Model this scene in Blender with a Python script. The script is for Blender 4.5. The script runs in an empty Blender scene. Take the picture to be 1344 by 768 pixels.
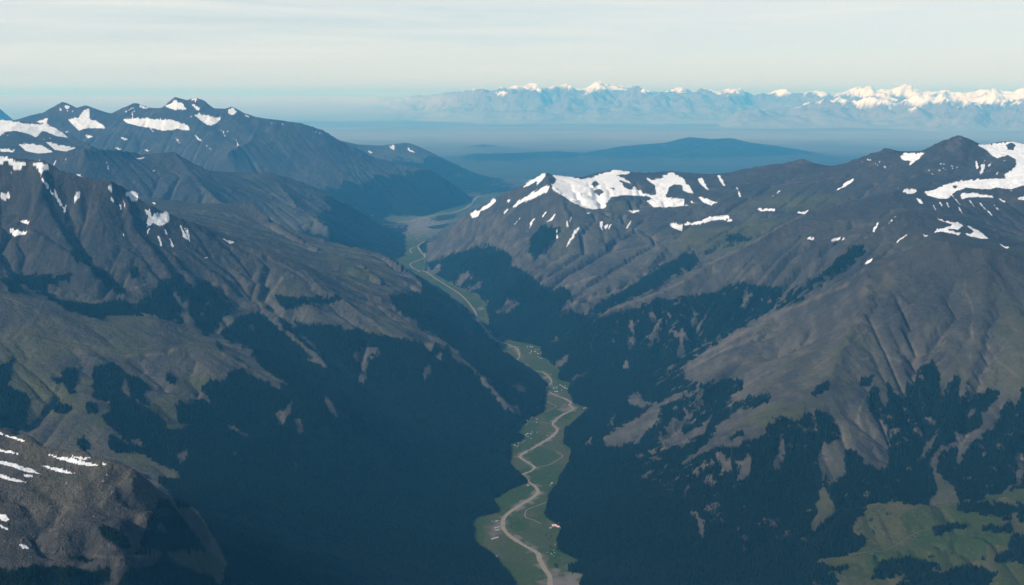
import bpy, math, random
import numpy as np

rng = np.random.default_rng(7)
random.seed(7)

# ---------------------------------------------------------------- survey camera
# The viewpoint: an aircraft 2400 m above the valley floor, looking north.
CAM_H = 2400.0
FOC = 1441.0                 # focal length in pixels of a 1344-pixel-wide frame
PITCH = math.radians(10.2)
CP, SP = math.cos(PITCH), math.sin(PITCH)

def sight(u, v, y_km=None, z=None):
    """Sighting (u, v) from the viewpoint -> ground point (x, y, z) in metres,
    at northing y_km or, when z is given, where the sight line meets height z."""
    r = (u - 672.0) / FOC
    up = -(v - 384.0) / FOC
    dy = CP + SP * up
    dz = -SP + CP * up
    if z is not None:
        t = (z - CAM_H) / dz
    else:
        t = y_km * 1000.0 / dy
    return (r * t, dy * t, CAM_H + dz * t)

def pix(x, y, z):
    """Inverse of sight (arrays)."""
    f = y * CP - (z - CAM_H) * SP
    up = y * SP + (z - CAM_H) * CP
    return 672.0 + FOC * x / f, 384.0 - FOC * up / f

# ---------------------------------------------------------------- noise
def _hash(ix, iy, seed):
    h = (ix.astype(np.int64) * 374761393 + iy.astype(np.int64) * 668265263 + seed * 1442695041) & 0xFFFFFFFF
    h = ((h ^ (h >> 13)) * 1274126177) & 0xFFFFFFFF
    return (h ^ (h >> 16)) & 0xFFFFFFFF

def gnoise(x, y, seed=0):
    """2-D gradient noise, about -1..1."""
    xi = np.floor(x); yi = np.floor(y)
    fx = (x - xi).astype(np.float32); fy = (y - yi).astype(np.float32)
    xi = xi.astype(np.int64); yi = yi.astype(np.int64)
    def g(dx, dy):
        a = _hash(xi + dx, yi + dy, seed).astype(np.float32) * np.float32(2 * math.pi / 4294967296.0)
        return np.cos(a) * (fx - dx) + np.sin(a) * (fy - dy)
    sx = fx * fx * fx * (fx * (fx * 6 - 15) + 10)
    sy = fy * fy * fy * (fy * (fy * 6 - 15) + 10)
    a = g(0, 0); b = g(1, 0); c = g(0, 1); d = g(1, 1)
    t0 = a + sx * (b - a); t1 = c + sx * (d - c)
    return (t0 + sy * (t1 - t0)) * 1.5

def fbm(x, y, scale, octaves, seed=0, gain=0.5, ridged=False):
    out = np.zeros(np.shape(x), np.float32); amp = 1.0; s = 1.0 / scale
    for o in range(octaves):
        n = gnoise(x * s + 17.3 * o, y * s - 9.1 * o, seed + o)
        if ridged:
            n = 1.0 - 2.0 * np.abs(n)
        out += amp * n
        amp *= gain; s *= 2.03
    return out

# ---------------------------------------------------------------- relief: crest and valley lines
# (u, v, northing km) sightings of crests; the valley floor lies at z = 0.
RIDGES = {
 'foreground': [
  [(-160,540,3.75),(-80,548,3.7),(0,560,3.7),(30,568,3.65),(65,585,3.6),(140,597,3.55),(165,608,3.55),(200,630,3.55),(230,650,3.55),(262,675,3.6),(285,715,3.65),(310,768,3.7),(335,800,3.7),(420,830,3.95)],
  [(-80,640,3.3),(0,645,3.33),(30,642,3.36),(80,636,3.4),(120,628,3.44),(145,613,3.49),(156,603,3.53)],
  [(-80,662,3.23),(0,664,3.26),(30,662,3.28),(90,666,3.29),(135,659,3.34),(163,637,3.43),(178,622,3.5)],
  [(60,700,3.16),(150,690,3.2),(215,672,3.38),(240,672,3.47)],
  [(-60,738,3.0),(60,738,3.03),(170,735,3.12),(205,740,3.2),(262,745,3.4)],
  [(-80,800,2.9),(60,800,2.9),(150,800,3.0),(215,800,3.15)],
 ],
 'near_left': [
  [(-120,372,7.5),(0,387,7.5),(60,393,7.5),(127,416,7.5),(160,414,7.6),(207,420,7.6),(233,430,7.6),(267,440,7.6),(300,447,7.6),(330,457,7.5),(338,474,7.25),(333,490,7.0),(367,510,6.9),(417,515,6.8),(443,537,6.7),(470,570,6.6),(520,612,6.4),(590,645,6.33)],
  [(-60,440,7.0),(40,442,7.0),(110,455,7.0),(167,466,6.95),(250,452,7.1),(293,463,7.1),(333,490,7.0)],
  [(110,455,7.0),(150,490,6.6),(190,530,6.25),(235,570,5.95)],
 ],
 'left_main': [
  [(-120,230,9.2),(-40,212,9.2),(0,206,9.2),(25,209,9.2),(60,211,9.2),(80,225,9.2),(100,229,9.2),(115,234,9.2),(140,235,9.2),(165,248,9.3),(190,268,9.3),(230,285,9.4),(265,298,9.5),(300,316,9.6),(343,330,9.6),(377,350,9.5),(407,367,9.3),(427,383,9.1),(448,390,9.0),(480,417,8.8),(515,440,8.6),(555,452,8.5),(571,452,8.45),(608,473,8.4),(640,500,8.2),(672,540,7.95)],
  [(60,211,9.2),(50,250,8.95),(75,300,8.75),(110,345,8.5)],
  [(165,248,9.3),(175,300,9.0),(215,350,8.6),(240,390,8.3)],
  [(343,330,9.6),(340,390,8.9),(377,433,8.4),(413,463,8.1),(433,487,7.9)],
  [(0,290,8.9),(40,300,8.7),(120,350,8.35)],
 ],
 'left_middle': [
  [(180,258,13.2),(220,262,13.0),(253,267,13.0),(333,268,12.8),(357,292,12.5),(400,308,12.3),(448,322,12.1),(500,333,11.8),(517,344,11.5),(540,361,11.0),(569,382,10.7),(594,399,10.5),(613,421,10.2),(628,440,10.0),(637,449,9.88),(657,468,9.55),(675,484,9.23),(698,495,9.0),(712,510,8.72)],
  [(357,292,12.5),(420,330,11.4),(470,345,10.8),(520,385,10.0),(560,410,9.5)],
 ],
 'left_blue': [
  [(-60,205,15),(60,203,15),(110,197,15),(157,197,15.5),(187,203,16),(227,200,16.2),(253,223,16.6),(300,226,16.9),(353,227,17.2),(400,241,17.5),(440,259,17.8),(470,276,18.0),(500,297,18.1),(528,313,18.2)],
  [(227,200,16.2),(270,250,14.9),(300,275,14.3)],
  [(353,227,17.2),(390,270,16.0),(430,300,15.2)],
 ],
 'left_snowy': [
  [(-100,150,18),(0,157,18),(30,160,18),(70,165,18),(90,178,18),(120,193,17.5)],
  [(-60,160,23),(0,163,23),(30,155,23),(57,147,23),(82,133,23),(100,142,23),(112,138,23),(133,147,23),(147,150,23),(160,142,23),(177,135,23),(197,142,23),(213,142,23),(230,127,23),(245,132,23),(257,128,23),(267,132,23),(280,142,23),(293,143,23),(305,140,23),(320,148,23),(343,155,23),(367,158,23),(393,162,23),(420,170,23.2),(448,186,23.4),(470,195,23.5),(491,207,23.7),(530,217,24),(568,224,24.3),(600,245,24.6),(615,257,24.8)],
  [(343,155,23),(330,185,21.8),(300,200,20.8)],
  [(448,186,23.4),(460,220,22.6),(480,250,21.9)],
 ],
 'left_far': [
  [(425,188,29),(440,184,29),(470,190,29.5),(500,191,29.8),(535,187,30),(555,195,30),(580,207,30),(620,226,30),(658,242,30)],
 ],
 'centre_snowy': [
  [(715,227,15.5),(698,237,15.6),(681,247,15.7),(665,252,15.75),(648,263,15.8),(631,272,15.9),(615,280,15.95),(595,297,16.0),(575,311,16.35),(562,325,16.6)],
  [(715,227,15.5),(728,231,15.7),(748,233,15.9),(761,235,16),(781,227,16),(808,223,16),(825,226,16),(848,228,15.9),(881,225,15.8),(896,227,15.6)],
  [(715,227,15.5),(723,243,14.6),(688,267,14.7),(648,300,14.6),(618,335,14.3),(592,364,14.0)],
  [(723,243,14.6),(740,262,14.2),(780,277,14.0),(830,283,13.8),(880,290,13.3),(930,292,12.9)],
  [(780,277,14.0),(830,300,13.2),(870,325,12.2),(825,377,11.2),(780,395,10.9),(735,405,10.75)],
  [(740,262,14.2),(745,300,13.4),(715,340,12.6),(680,370,12.2),(655,395,11.9)],
 ],
 'right_back': [
  [(896,227,15.6),(930,229,15.3),(959,227,15.0),(973,223,15.0),(1006,217,14.8),(1029,215,14.6),(1053,209,14.5),(1069,215,14.4),(1089,219,14.2),(1099,217,14.0),(1116,213,13.9),(1143,203,13.7),(1163,196,13.5),(1179,199,13.4),(1209,199,13.2),(1233,188,13.1),(1259,178,13),(1273,183,13),(1289,192,13),(1309,188,13),(1324,185,13),(1344,190,13),(1420,190,13),(1500,200,13)],
  [(1259,178,13),(1265,215,12.4),(1250,238,11.9)],
 ],
 'right_middle': [
  [(1500,215,11),(1420,225,11),(1344,235,11),(1290,240,11),(1213,249,11),(1183,250,10.9),(1129,263,10.9),(1076,273,10.9),(1029,293,10.8),(996,313,10.6),(930,347,10.4),(896,370,10.2),(831,397,10.0),(791,411,9.9),(760,432,9.9)],
  [(1450,330,9.4),(1344,315,9.4),(1296,301,9.5),(1263,290,9.5),(1229,282,9.5),(1186,277,9.5),(1160,288,9.45),(1129,312,9.3),(1083,351,9.2),(1045,378,9.15)],
 ],
 'right_main': [
  [(1480,345,7.8),(1344,338,7.8),(1296,326,7.8),(1229,313,7.9),(1163,346,8.1),(1136,351,8.2),(1076,387,8.35),(1009,417,8.45),(929,463,8.45),(896,482,8.45),(850,510,8.4),(805,530,8.3)],
  [(1136,351,8.2),(1140,400,7.5),(1110,440,7.1),(1080,515,6.5),(1030,545,6.25),(963,580,6.0),(900,625,5.85),(850,668,5.7),(810,705,5.6)],
  [(1009,417,8.45),(960,480,7.7),(900,535,7.35),(850,580,7.05),(800,615,6.85)],
  [(1296,326,7.8),(1290,420,7.1),(1270,510,6.5),(1230,570,6.15),(1180,625,5.8)],
 ],
}
FLATS = [  # terrace meadow on the right
  [(1085,700,5.15),(1150,657,5.42),(1240,642,5.52),(1344,637,5.55),(1480,632,5.55)],
  [(1040,775,4.75),(1120,735,4.93),(1344,700,5.12),(1480,700,5.1)],
  [(1100,800,4.55),(1344,790,4.6),(1480,790,4.6)],
]
LOWS = [   # side valleys (sightings)
  [(20,368,8.25),(60,375,8.2),(150,398,8.1),(230,424,8.0),(300,440,7.9),(400,475,7.8),(500,530,7.5),(600,575,7.2)],
  [(-100,590,5.6),(0,600,5.6),(150,620,5.4),(300,640,5.3),(400,660,5.4),(520,690,5.5),(600,702,5.6)],
  [(1090,352,9.6),(1000,410,9.5),(930,452,9.4),(860,482,9.25),(790,500,9.15)],
  [(1018,478,7.72),(1038,462,7.8),(1060,452,7.75)],
  [(940,285,12.9),(1000,278,12.7),(1060,285,12.2),(1120,262,12.2)],
]
LOWS_PLAN = [
  [(0.15,2.3,20),(0.9,2.3,200),(2.0,2.4,380),(3.5,2.6,520),(7,3.0,700),(14,4.0,900)],
  [(2.2,3.4,300),(3.6,3.8,400),(6,4.6,650)],
  [(-0.55,2.3,450),(-0.1,2.3,30)],
  # side valleys and plains hidden from the viewpoint (x km, y km, z m)
  [(-1.75,16.2,0),(-2.5,15,250),(-4,14.2,600),(-6,14,900),(-9,14,1000)],
  [(-2.2,20.5,0),(-4,20,250),(-7,19.5,600),(-10,19.5,900),(-14,19.5,1000)],
  [(-1.2,26.8,0),(-5,27,400),(-12,27,700)],
  [(0.3,10.45,0),(0.7,10.5,120),(1.1,10.6,320),(1.8,11.0,560),(2.5,11.6,850),(3.2,12.1,1040)],
  [(0.8,19,20),(3,18.6,60),(6,18,150),(10,17.5,250),(16,17.5,300)],
  [(2,24,0),(8,24,40),(18,24,100)],
  [(0.5,31.6,10),(10,31.6,60),(19,31.6,80)],
  [(-19,31.6,500),(-6,31.6,150),(0.5,31.6,10)],
]
V_RIGHT = [(880,1060),(800,900),(765,800),(763,757),(742,750),(740,743),(762,738),(740,727),(733,708),(731,692),(717,680),(719,662),(731,634),(746,611),(747,592),(738,583),(741,563),(774,538),(750,527),(746,503),(735,497),(733,483),(711,470),(711,455),(690,452),(664,446),(647,438),(643,426),(640,412),(636,396),(625,386),(598,376),(573,362),(558,357),(559,336),(549,324),(559,316),(578,304),(602,285),(625,267),(650,257)]
V_LEFT = [(690,1060),(705,900),(690,800),(677,768),(661,745),(647,731),(626,710),(619,687),(624,677),(654,669),(643,653),(656,650),(689,634),(684,625),(673,613),(668,606),(670,590),(665,585),(688,577),(681,570),(681,557),(705,547),(715,530),(717,505),(700,488),(676,473),(655,459),(636,441),(622,424),(605,402),(588,388),(562,372),(538,357),(520,342),(531,334),(531,314),(533,304),(535,294),(500,288),(510,284),(557,284),(617,266),(625,257),(645,254)]

# ---------------------------------------------------------------- relief solver
CELL = 50.0
X0, X1, Y0, Y1 = -19000.0, 19000.0, 2200.0, 32000.0

def densify(pts, step=18.0):
    out = []
    for a, b in zip(pts[:-1], pts[1:]):
        n = max(2, int(math.dist(a, b) / step))
        for i in range(n):
            t = i / n
            out.append(tuple(a[k] + (b[k] - a[k]) * t for k in range(3)))
    out.append(pts[-1])
    return np.array(out)

def inside_poly(px, py, poly):
    ins = np.zeros(px.shape, bool)
    n = len(poly); j = n - 1
    for i in range(n):
        xi, yi = poly[i][0], poly[i][1]; xj, yj = poly[j][0], poly[j][1]
        if yi != yj:
            c = ((yi > py) != (yj > py)) & (px < (xj - xi) * (py - yi) / (yj - yi) + xi)
            ins ^= c
        j = i
    return ins

nx = int((X1 - X0) / CELL) + 1
ny = int((Y1 - Y0) / CELL) + 1
gx = X0 + CELL * np.arange(nx); gy = Y0 + CELL * np.arange(ny)
GX, GY = np.meshgrid(gx, gy)          # [row = northing, col = easting]

ridge3 = {k: [densify([sight(*p) for p in ln]) for ln in lns] for k, lns in RIDGES.items()}
con_pts = [p for lns in ridge3.values() for p in lns]
con_pts += [densify([sight(*p) for p in ln]) for ln in FLATS + LOWS]
con_pts += [densify([(x * 1000, y * 1000, z) for x, y, z in ln]) for ln in LOWS_PLAN]
vr = [sight(u, v, z=0.0) for u, v in V_RIGHT]
vl = [sight(u, v, z=0.0) for u, v in V_LEFT]
valley_poly = [p[:2] for p in vr] + [(2500.0, 27500.0), (-200.0, 27500.0)] + [p[:2] for p in vl[::-1]]
wob = 60.0
valley = inside_poly(GX + wob * 0.5 * gnoise(GX / 260, GY / 260, 91), GY + wob * gnoise(GX / 260, GY / 260, 92), valley_poly)

csum = np.zeros((ny, nx)); cnum = np.zeros((ny, nx))
for P in con_pts:
    ix = np.round((P[:, 0] - X0) / CELL).astype(int); iy = np.round((P[:, 1] - Y0) / CELL).astype(int)
    ok = (ix >= 0) & (ix < nx) & (iy >= 0) & (iy < ny)
    np.add.at(csum, (iy[ok], ix[ok]), P[ok, 2]); np.add.at(cnum, (iy[ok], ix[ok]), 1.0)
csum[valley] = 0.0; cnum[valley] = 1.0

def relax(h, fixed, val, n, w=1.7):
    yy, xx = np.indices(h.shape)
    red = ((yy + xx) % 2 == 0)
    for it in range(n):
        for m in (red, ~red):
            p = np.pad(h, 1, mode='edge')
            av = 0.25 * (p[:-2, 1:-1] + p[2:, 1:-1] + p[1:-1, :-2] + p[1:-1, 2:])
            h = np.where(m & ~fixed, h + w * (av - h), h)
    return np.where(fixed, val, h)

def solve():
    h = None
    for f in (32, 16, 8, 4, 2, 1):
        hy, hx = -(-ny // f), -(-nx // f)
        s = np.zeros((hy * f, hx * f)); c = np.zeros_like(s)
        s[:ny, :nx] = csum; c[:ny, :nx] = cnum
        s = s.reshape(hy, f, hx, f).sum((1, 3)); c = c.reshape(hy, f, hx, f).sum((1, 3))
        fixed = c > 0
        val = np.where(fixed, s / np.maximum(c, 1e-9), 0.0)
        if h is None:
            h = np.full((hy, hx), val[fixed].mean())
        else:
            h = np.repeat(np.repeat(h, 2, 0), 2, 1)[:hy, :hx]
            if h.shape != (hy, hx):
                h = np.pad(h, ((0, hy - h.shape[0]), (0, hx - h.shape[1])), mode='edge')
        h = np.where(fixed, val, h)
        h = relax(h, fixed, val, 120 if f > 2 else (50 if f == 2 else 30))
    return h, fixed

H, FIXED = solve()
fixmask = FIXED.copy()

# rough up, then carve gullies by stream-power erosion
def blur(a, n=1):
    for _ in range(n):
        p = np.pad(a, 1, mode='edge')
        a = (p[:-2, 1:-1] + p[2:, 1:-1] + p[1:-1, :-2] + p[1:-1, 2:] + 4 * a) / 8.0
    return a

gyy, gxx = np.gradient(H, CELL)
slope = np.hypot(gxx, gyy)
soft = blur((~fixmask).astype(float), 3) ** 2
relief = np.clip(slope / 0.35, 0.1, 1.0) * soft
relief[valley] = 0.0
H = H + relief * (46.0 * fbm(GX, GY, 1000, 3, 5) + 5.0 * fbm(GX, GY, 160, 2, 15))

def erode(h, cell, fixed, iters, kdt, m=0.45):
    ny_, nx_ = h.shape
    N = ny_ * nx_
    idx = np.arange(N).reshape(ny_, nx_)
    offs = [(-1, -1), (-1, 0), (-1, 1), (0, -1), (0, 1), (1, -1), (1, 0), (1, 1)]
    for it in range(iters):
        hp = np.pad(h, 1, mode='constant', constant_values=1e9)
        ip = np.pad(idx, 1, mode='edge')
        best = np.zeros_like(h); rec = idx.copy(); dist = np.full_like(h, cell)
        for dy, dx in offs:
            d = cell * math.hypot(dx, dy)
            s = (h - hp[1 + dy:1 + dy + ny_, 1 + dx:1 + dx + nx_]) / d
            b = s > best
            best = np.where(b, s, best)
            rec = np.where(b, ip[1 + dy:1 + dy + ny_, 1 + dx:1 + dx + nx_], rec)
            dist = np.where(b, d, dist)
        order = np.argsort(h, axis=None)
        recl = rec.ravel().tolist()
        ol = order.tolist()
        A = [cell * cell] * N
        for i in reversed(ol):
            r = recl[i]
            if r != i:
                A[r] += A[i]
        A = np.array(A)
        c = (kdt * (A ** m) / dist.ravel())
        c[fixed.ravel()] = 0.0
        c = c.tolist(); hl = h.ravel().tolist()
        for i in ol:
            r = recl[i]
            if r != i:
                hi = (hl[i] + c[i] * hl[r]) / (1.0 + c[i])
                hl[i] = hi
        h = np.array(hl).reshape(h.shape)
        # hillslope creep
        hb = blur(h, 1)
        h = np.where(fixed, h, h + 0.22 * (hb - h))
    return h, A.reshape(h.shape)

sub = (slice(0, int((28000 - Y0) / CELL)), slice(int((-14000 - X0) / CELL), int((14000 - X0) / CELL)))
hs, acc = erode(H[sub].copy(), CELL, fixmask[sub], 9, 0.085)
H[sub] = hs + (H[sub] - hs) * 0.6 * np.clip((GY[sub] - 13500) / 4000, 0, 1)
ACC = np.full_like(H, CELL * CELL); ACC[sub] = acc

# finer carving of the near relief
CELL2 = 25.0
ax0, ax1, ay0, ay1 = -5200.0, 5200.0, 2300.0, 10800.0
def sample(arr, x, y, x0, y0, cell):
    """Catmull-Rom sampling of a regular grid."""
    fx = (np.asarray(x) - x0) / cell; fy = (np.asarray(y) - y0) / cell
    n_y, n_x = arr.shape
    ix = np.clip(np.floor(fx).astype(np.int32), 1, n_x - 3); iy = np.clip(np.floor(fy).astype(np.int32), 1, n_y - 3)
    tx = np.clip(fx - ix, 0, 1).astype(np.float32); ty = np.clip(fy - iy, 0, 1).astype(np.float32)
    def w(t):
        t2 = t * t; t3 = t2 * t
        return (-0.5 * t + t2 - 0.5 * t3, 1 - 2.5 * t2 + 1.5 * t3, 0.5 * t + 2 * t2 - 1.5 * t3, -0.5 * t2 + 0.5 * t3)
    wx = w(tx); wy = w(ty)
    a = arr.astype(np.float32); out = np.zeros(np.shape(fx), np.float32)
    for j in range(4):
        row = np.zeros_like(out)
        for i in range(4):
            row += wx[i] * a[iy + j - 1, ix + i - 1]
        out += wy[j] * row
    return out

nx2 = int((ax1 - ax0) / CELL2) + 1; ny2 = int((ay1 - ay0) / CELL2) + 1
FX, FY = np.meshgrid(ax0 + CELL2 * np.arange(nx2), ay0 + CELL2 * np.arange(ny2))
HF = sample(H, FX, FY, X0, Y0, CELL).astype(float)
fv = inside_poly(FX + wob * 0.5 * gnoise(FX / 260, FY / 260, 91), FY + wob * gnoise(FX / 260, FY / 260, 92), valley_poly)
HF[fv] = 0.0
rl = sample(relief, FX, FY, X0, Y0, CELL)
HF = HF + np.clip(rl, 0, 1) * 5.0 * fbm(FX, FY, 110, 3, 33)
HF[fv] = 0.0
HF, ACF = erode(HF, CELL2, fv, 5, 0.055)

def height(x, y):
    h = sample(H, x, y, X0, Y0, CELL)
    hf = sample(HF, x, y, ax0, ay0, CELL2)
    w = np.clip(np.minimum(np.minimum(x - ax0, ax1 - x), np.minimum(y - ay0, ay1 - y)) / 400.0, 0, 1)
    w = w * w * (3 - 2 * w)
    return h + w * (hf - h)

# ---------------------------------------------------------------- terrain sheet
# a fan of rows and columns, finer near the viewpoint
NS, NR = 1300, 1500
S_MAX = 0.60
sv = np.linspace(-S_MAX, S_MAX, NS)
yv = 2600.0 * (31400.0 / 2600.0) ** np.linspace(0, 1, NR)
MX = (sv[None, :] * yv[:, None]); MY = np.repeat(yv[:, None], NS, 1)
MZ0 = height(MX, MY).astype(np.float64)
floor_m = inside_poly(MX + wob * 0.5 * gnoise(MX / 260, MY / 260, 91), MY + wob * gnoise(MX / 260, MY / 260, 92), valley_poly)

def slopes(z):
    dzr = np.gradient(z, axis=0) / np.gradient(MY, axis=0)        # along a sight column
    dzs = np.gradient(z, axis=1) / np.gradient(MX, axis=1)
    dzdx = dzs
    dzdy = dzr - dzs * (MX / MY)                                  # x = s*y along a column
    return dzdx, dzdy

dx0, dy0 = slopes(MZ0)
SL0 = np.hypot(dx0, dy0)
steep = np.clip(SL0 / 0.5, 0, 1.4)
notfloor = np.clip(blur((~floor_m).astype(float), 4) * 2 - 1, 0, 1)
det = 6.5 * fbm(MX, MY, 210, 4, 51, 0.55, ridged=True) * np.clip(MY / 9000, 0.45, 1.2) + 2.6 * fbm(MX, MY, 38, 3, 61, 0.6)
MZ = MZ0 + notfloor * (0.25 + 0.75 * steep) * det


# ---------------------------------------------------------------- land cover survey
# Outlines sighted from the viewpoint, on enlarged sheets: sheet origin + sheet/3.
SHEETS = {'a': (0, 100), 'b': (448, 100), 'c': (896, 100), 'd': (0, 330), 'e': (448, 330), 'f': (896, 330), 'g': (0, 512), 'h': (896, 512), 'p': None}

def outline(sheet, text):
    n = [float(t) for t in text.replace(',', ' ').split()]
    pts = list(zip(n[::2], n[1::2]))
    if SHEETS[sheet] is None:
        return pts
    ox, oy = SHEETS[sheet]
    return [(ox + x / 3.0, oy + y / 3.0) for x, y in pts]

SNOW = [
 ('c', '1155,270 1240,265 1285,258 1344,262 1400,270 1400,405 1280,405 1265,390 1310,360 1315,330 1280,310 1240,325 1215,310 1195,290'),
 ('c', '950,455 985,450 1040,425 1100,412 1180,405 1290,402 1344,405 1400,405 1400,425 1344,430 1290,445 1250,440 1200,445 1120,440 1080,450 1040,485 1000,480 965,470'),
 ('c', '1090,465 1140,458 1220,470 1225,480 1150,475 1100,485'), ('c', '860,450 890,443 925,450 905,465 875,460'),
 ('c', '915,478 930,480 950,500 935,503'), ('c', '1240,480 1255,480 1272,498 1260,497'), ('c', '1315,475 1400,472 1400,490 1320,488'),
 ('c', '995,555 1030,570 1080,575 1105,590 1085,605 1055,600 1040,605 1095,618 1090,625 1020,612 990,618 1000,603 1040,595 1065,585 1010,568'),
 ('c', '1115,590 1135,592 1160,605 1190,625 1205,640 1170,640 1120,628 1115,620 1150,620 1140,605'),
 ('c', '575,645 600,638 645,637 640,645 600,650 578,650'), ('c', '485,640 505,637 527,643 500,645'), ('c', '803,575 845,547 835,560 810,580'),
 ('c', '745,615 772,570 768,590 752,617'), ('c', '595,457 640,420 683,399 665,420 620,445'), ('c', '718,740 752,711 742,727 725,742'),
 ('c', '855,315 870,305 955,300 930,325 910,340 890,355 900,335 865,330'), ('c', '1150,330 1160,335 1165,360 1157,368'),
 ('c', '1170,390 1175,350 1190,345 1190,360 1178,385'), ('c', '1198,360 1205,345 1220,342 1210,352'), ('c', '720,330 743,322 745,333'),
 ('c', '0,430 20,425 45,463 20,458 0,450'), ('c', '58,405 75,395 85,420 108,450 95,447 70,425'), ('c', '135,390 145,390 160,415 170,435 158,430'),
 ('c', '60,475 85,478 140,497 110,508 80,497'), ('c', '0,578 60,573 110,553 180,546 185,560 120,569 60,584 10,589'), ('c', '155,563 215,570 180,574'),
 ('c', '290,524 360,521 365,530 310,533'), ('c', '440,537 500,530 480,544'), ('c', '1245,661 1290,674 1275,680'), ('c', '940,626 970,623 960,634'),
 ('c', '540,465 558,452 552,462'), ('c', '760,445 778,435 770,445'), ('c', '25,490 55,498 40,503'), ('c', '5,505 25,508 10,512'),
 ('b', '830,390 860,385 900,395 940,405 980,400 1040,380 1085,366 1140,378 1130,385 1080,390 1110,400 1140,420 1160,440 1190,460 1240,470 1235,430 1205,410 1200,395 1225,410 1260,400 1300,375 1330,395 1352,405 1356,432 1310,425 1290,435 1285,460 1270,475 1310,480 1350,480 1350,510 1290,515 1230,517 1200,490 1150,470 1100,470 1065,475 1045,500 1040,520 990,525 950,515 905,495 870,470 835,450 828,430 850,410'),
 ('b', '708,442 740,410 790,383 808,383 797,402 770,432 763,442 775,412 735,432'), ('b', '668,527 700,490 750,460 800,435 822,428 812,452 770,477 720,492'),
 ('b', '545,532 600,480 610,490 580,520'), ('b', '508,540 530,525 550,530 540,552 515,560'), ('b', '650,490 668,485 660,502'),
 ('b', '800,577 845,543 830,567'), ('b', '880,543 892,580 894,602 884,575'), ('b', '878,687 900,640 927,595 916,632 890,672'), ('b', '1013,578 1030,573 1027,612'),
 ('b', '1034,592 1057,578 1040,607'), ('b', '843,610 854,640 847,640'), ('b', '1125,530 1190,525 1150,540'), ('b', '1280,580 1344,582 1344,610 1310,600'),
 ('b', '1075,705 1125,682 1100,697'), ('b', '960,535 985,538 970,543'),
 ('b', '190,282 205,268 212,292'), ('b', '245,273 302,305 270,297'), ('b', '100,294 132,300 115,304'),
 ('a', '-60,160 0,170 60,178 120,190 190,190 240,215 270,245 220,235 170,215 140,240 100,225 60,215 20,220 0,235 -60,240'), ('a', '75,270 120,265 175,275 210,300 150,305 100,295'),
 ('a', '175,255 230,270 300,283 260,297 215,290'), ('a', '0,285 60,290 50,300 0,297'), ('a', '-60,308 0,315 50,325 105,345 70,375 35,380 60,355 20,335 0,345 -60,340'),
 ('a', '125,345 160,337 190,345 192,370 170,370 160,390 150,365'), ('a', '163,390 183,440 202,458 190,430'), ('a', '208,443 225,473 248,517 235,507 213,470'),
 ('a', '252,515 261,508 259,540 251,536'), ('a', '288,497 303,460 318,448 313,472 297,492'), ('a', '300,390 315,386 332,403'), ('a', '418,424 438,421 441,452 430,446'),
 ('a', '483,440 495,470 500,455 530,453 545,460 542,490 520,495 505,475 495,475'), ('a', '463,485 482,520 475,527'), ('a', '565,525 590,530 600,560 620,535 668,540 665,575 630,590 605,580 575,595 585,555'),
 ('a', '618,613 639,660 632,669 622,640'), ('a', '665,623 685,670 675,672'), ('a', '706,573 727,620 737,647 720,632'), ('a', '736,588 747,640 739,627'), ('a', '595,491 616,503 605,504'),
 ('a', '870,639 900,644 925,655 905,660'), ('a', '70,572 122,570 110,584'), ('a', '35,600 60,605 110,612 100,625 55,630 38,615'), ('a', '0,450 25,460 45,470 20,490 0,480'),
 ('a', '240,105 280,125 265,132'), ('a', '330,135 350,125 355,170 380,175 420,205 380,205 340,205 310,215 285,190 265,170 310,160'),
 ('a', '480,170 560,165 620,170 680,170 740,195 750,215 700,210 640,215 600,205 540,195 500,185'), ('a', '650,120 690,95 720,110 735,130 690,135'), ('a', '750,90 780,85 770,102'),
 ('a', '745,105 795,130 780,137'), ('a', '760,150 800,150 870,165 850,190 820,195 790,175'), ('a', '895,135 915,123 937,140 920,152 900,150'), ('a', '960,150 1000,165 970,162'),
 ('a', '460,234 515,253 490,252'), ('a', '330,225 370,240 345,244'), ('a', '140,180 190,165 180,187'), ('a', '450,282 490,284 470,292'), ('a', '560,284 597,294 580,297'),
 ('a', '765,229 792,256 780,252'), ('a', '545,108 590,127 560,127'), ('a', '523,322 575,320 550,328'), ('a', '800,715 828,705 812,720'),
 ('g', '-60,150 0,168 60,185 130,212 90,205 40,187 0,175 -60,160'), ('g', '-60,225 0,232 85,250 70,255 0,242 -60,235'), ('g', '-60,262 0,277 60,290 130,315 175,335 120,325 50,305 0,290 -60,275'),
 ('g', '-60,318 0,330 60,350 115,367 60,362 0,345 -60,332'), ('g', '180,253 260,265 330,280 400,302 330,297 250,278'), ('g', '160,293 230,305 300,330 240,325 170,302'),
 ('g', '275,262 360,267 330,275'), ('g', '90,330 130,335 130,345 95,340'), ('g', '-40,480 0,487 20,490 40,510 20,518 0,510 -40,505'), ('g', '0,528 35,545 25,550 0,538'),
 ('g', '75,609 100,611 117,625 90,624'), ('g', '385,286 422,290 415,298'), ('g', '93,544 113,553 108,557'), ('g', '405,333 423,333 420,340'),
]
SNOW_HOLES = [
 ('b', '985,425 1000,410 1018,425 1000,437'), ('b', '990,455 1015,442 1035,455 1015,470'), ('b', '1055,440 1075,440 1080,450'), ('b', '1090,407 1150,428 1150,450 1120,440'), ('b', '1140,472 1200,470 1230,485 1190,492'),
 ('b', '940,462 952,465 945,472'), ('c', '1270,270 1295,262 1315,275 1300,290 1280,285'), ('c', '1060,428 1085,432 1070,440'),
]
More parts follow.
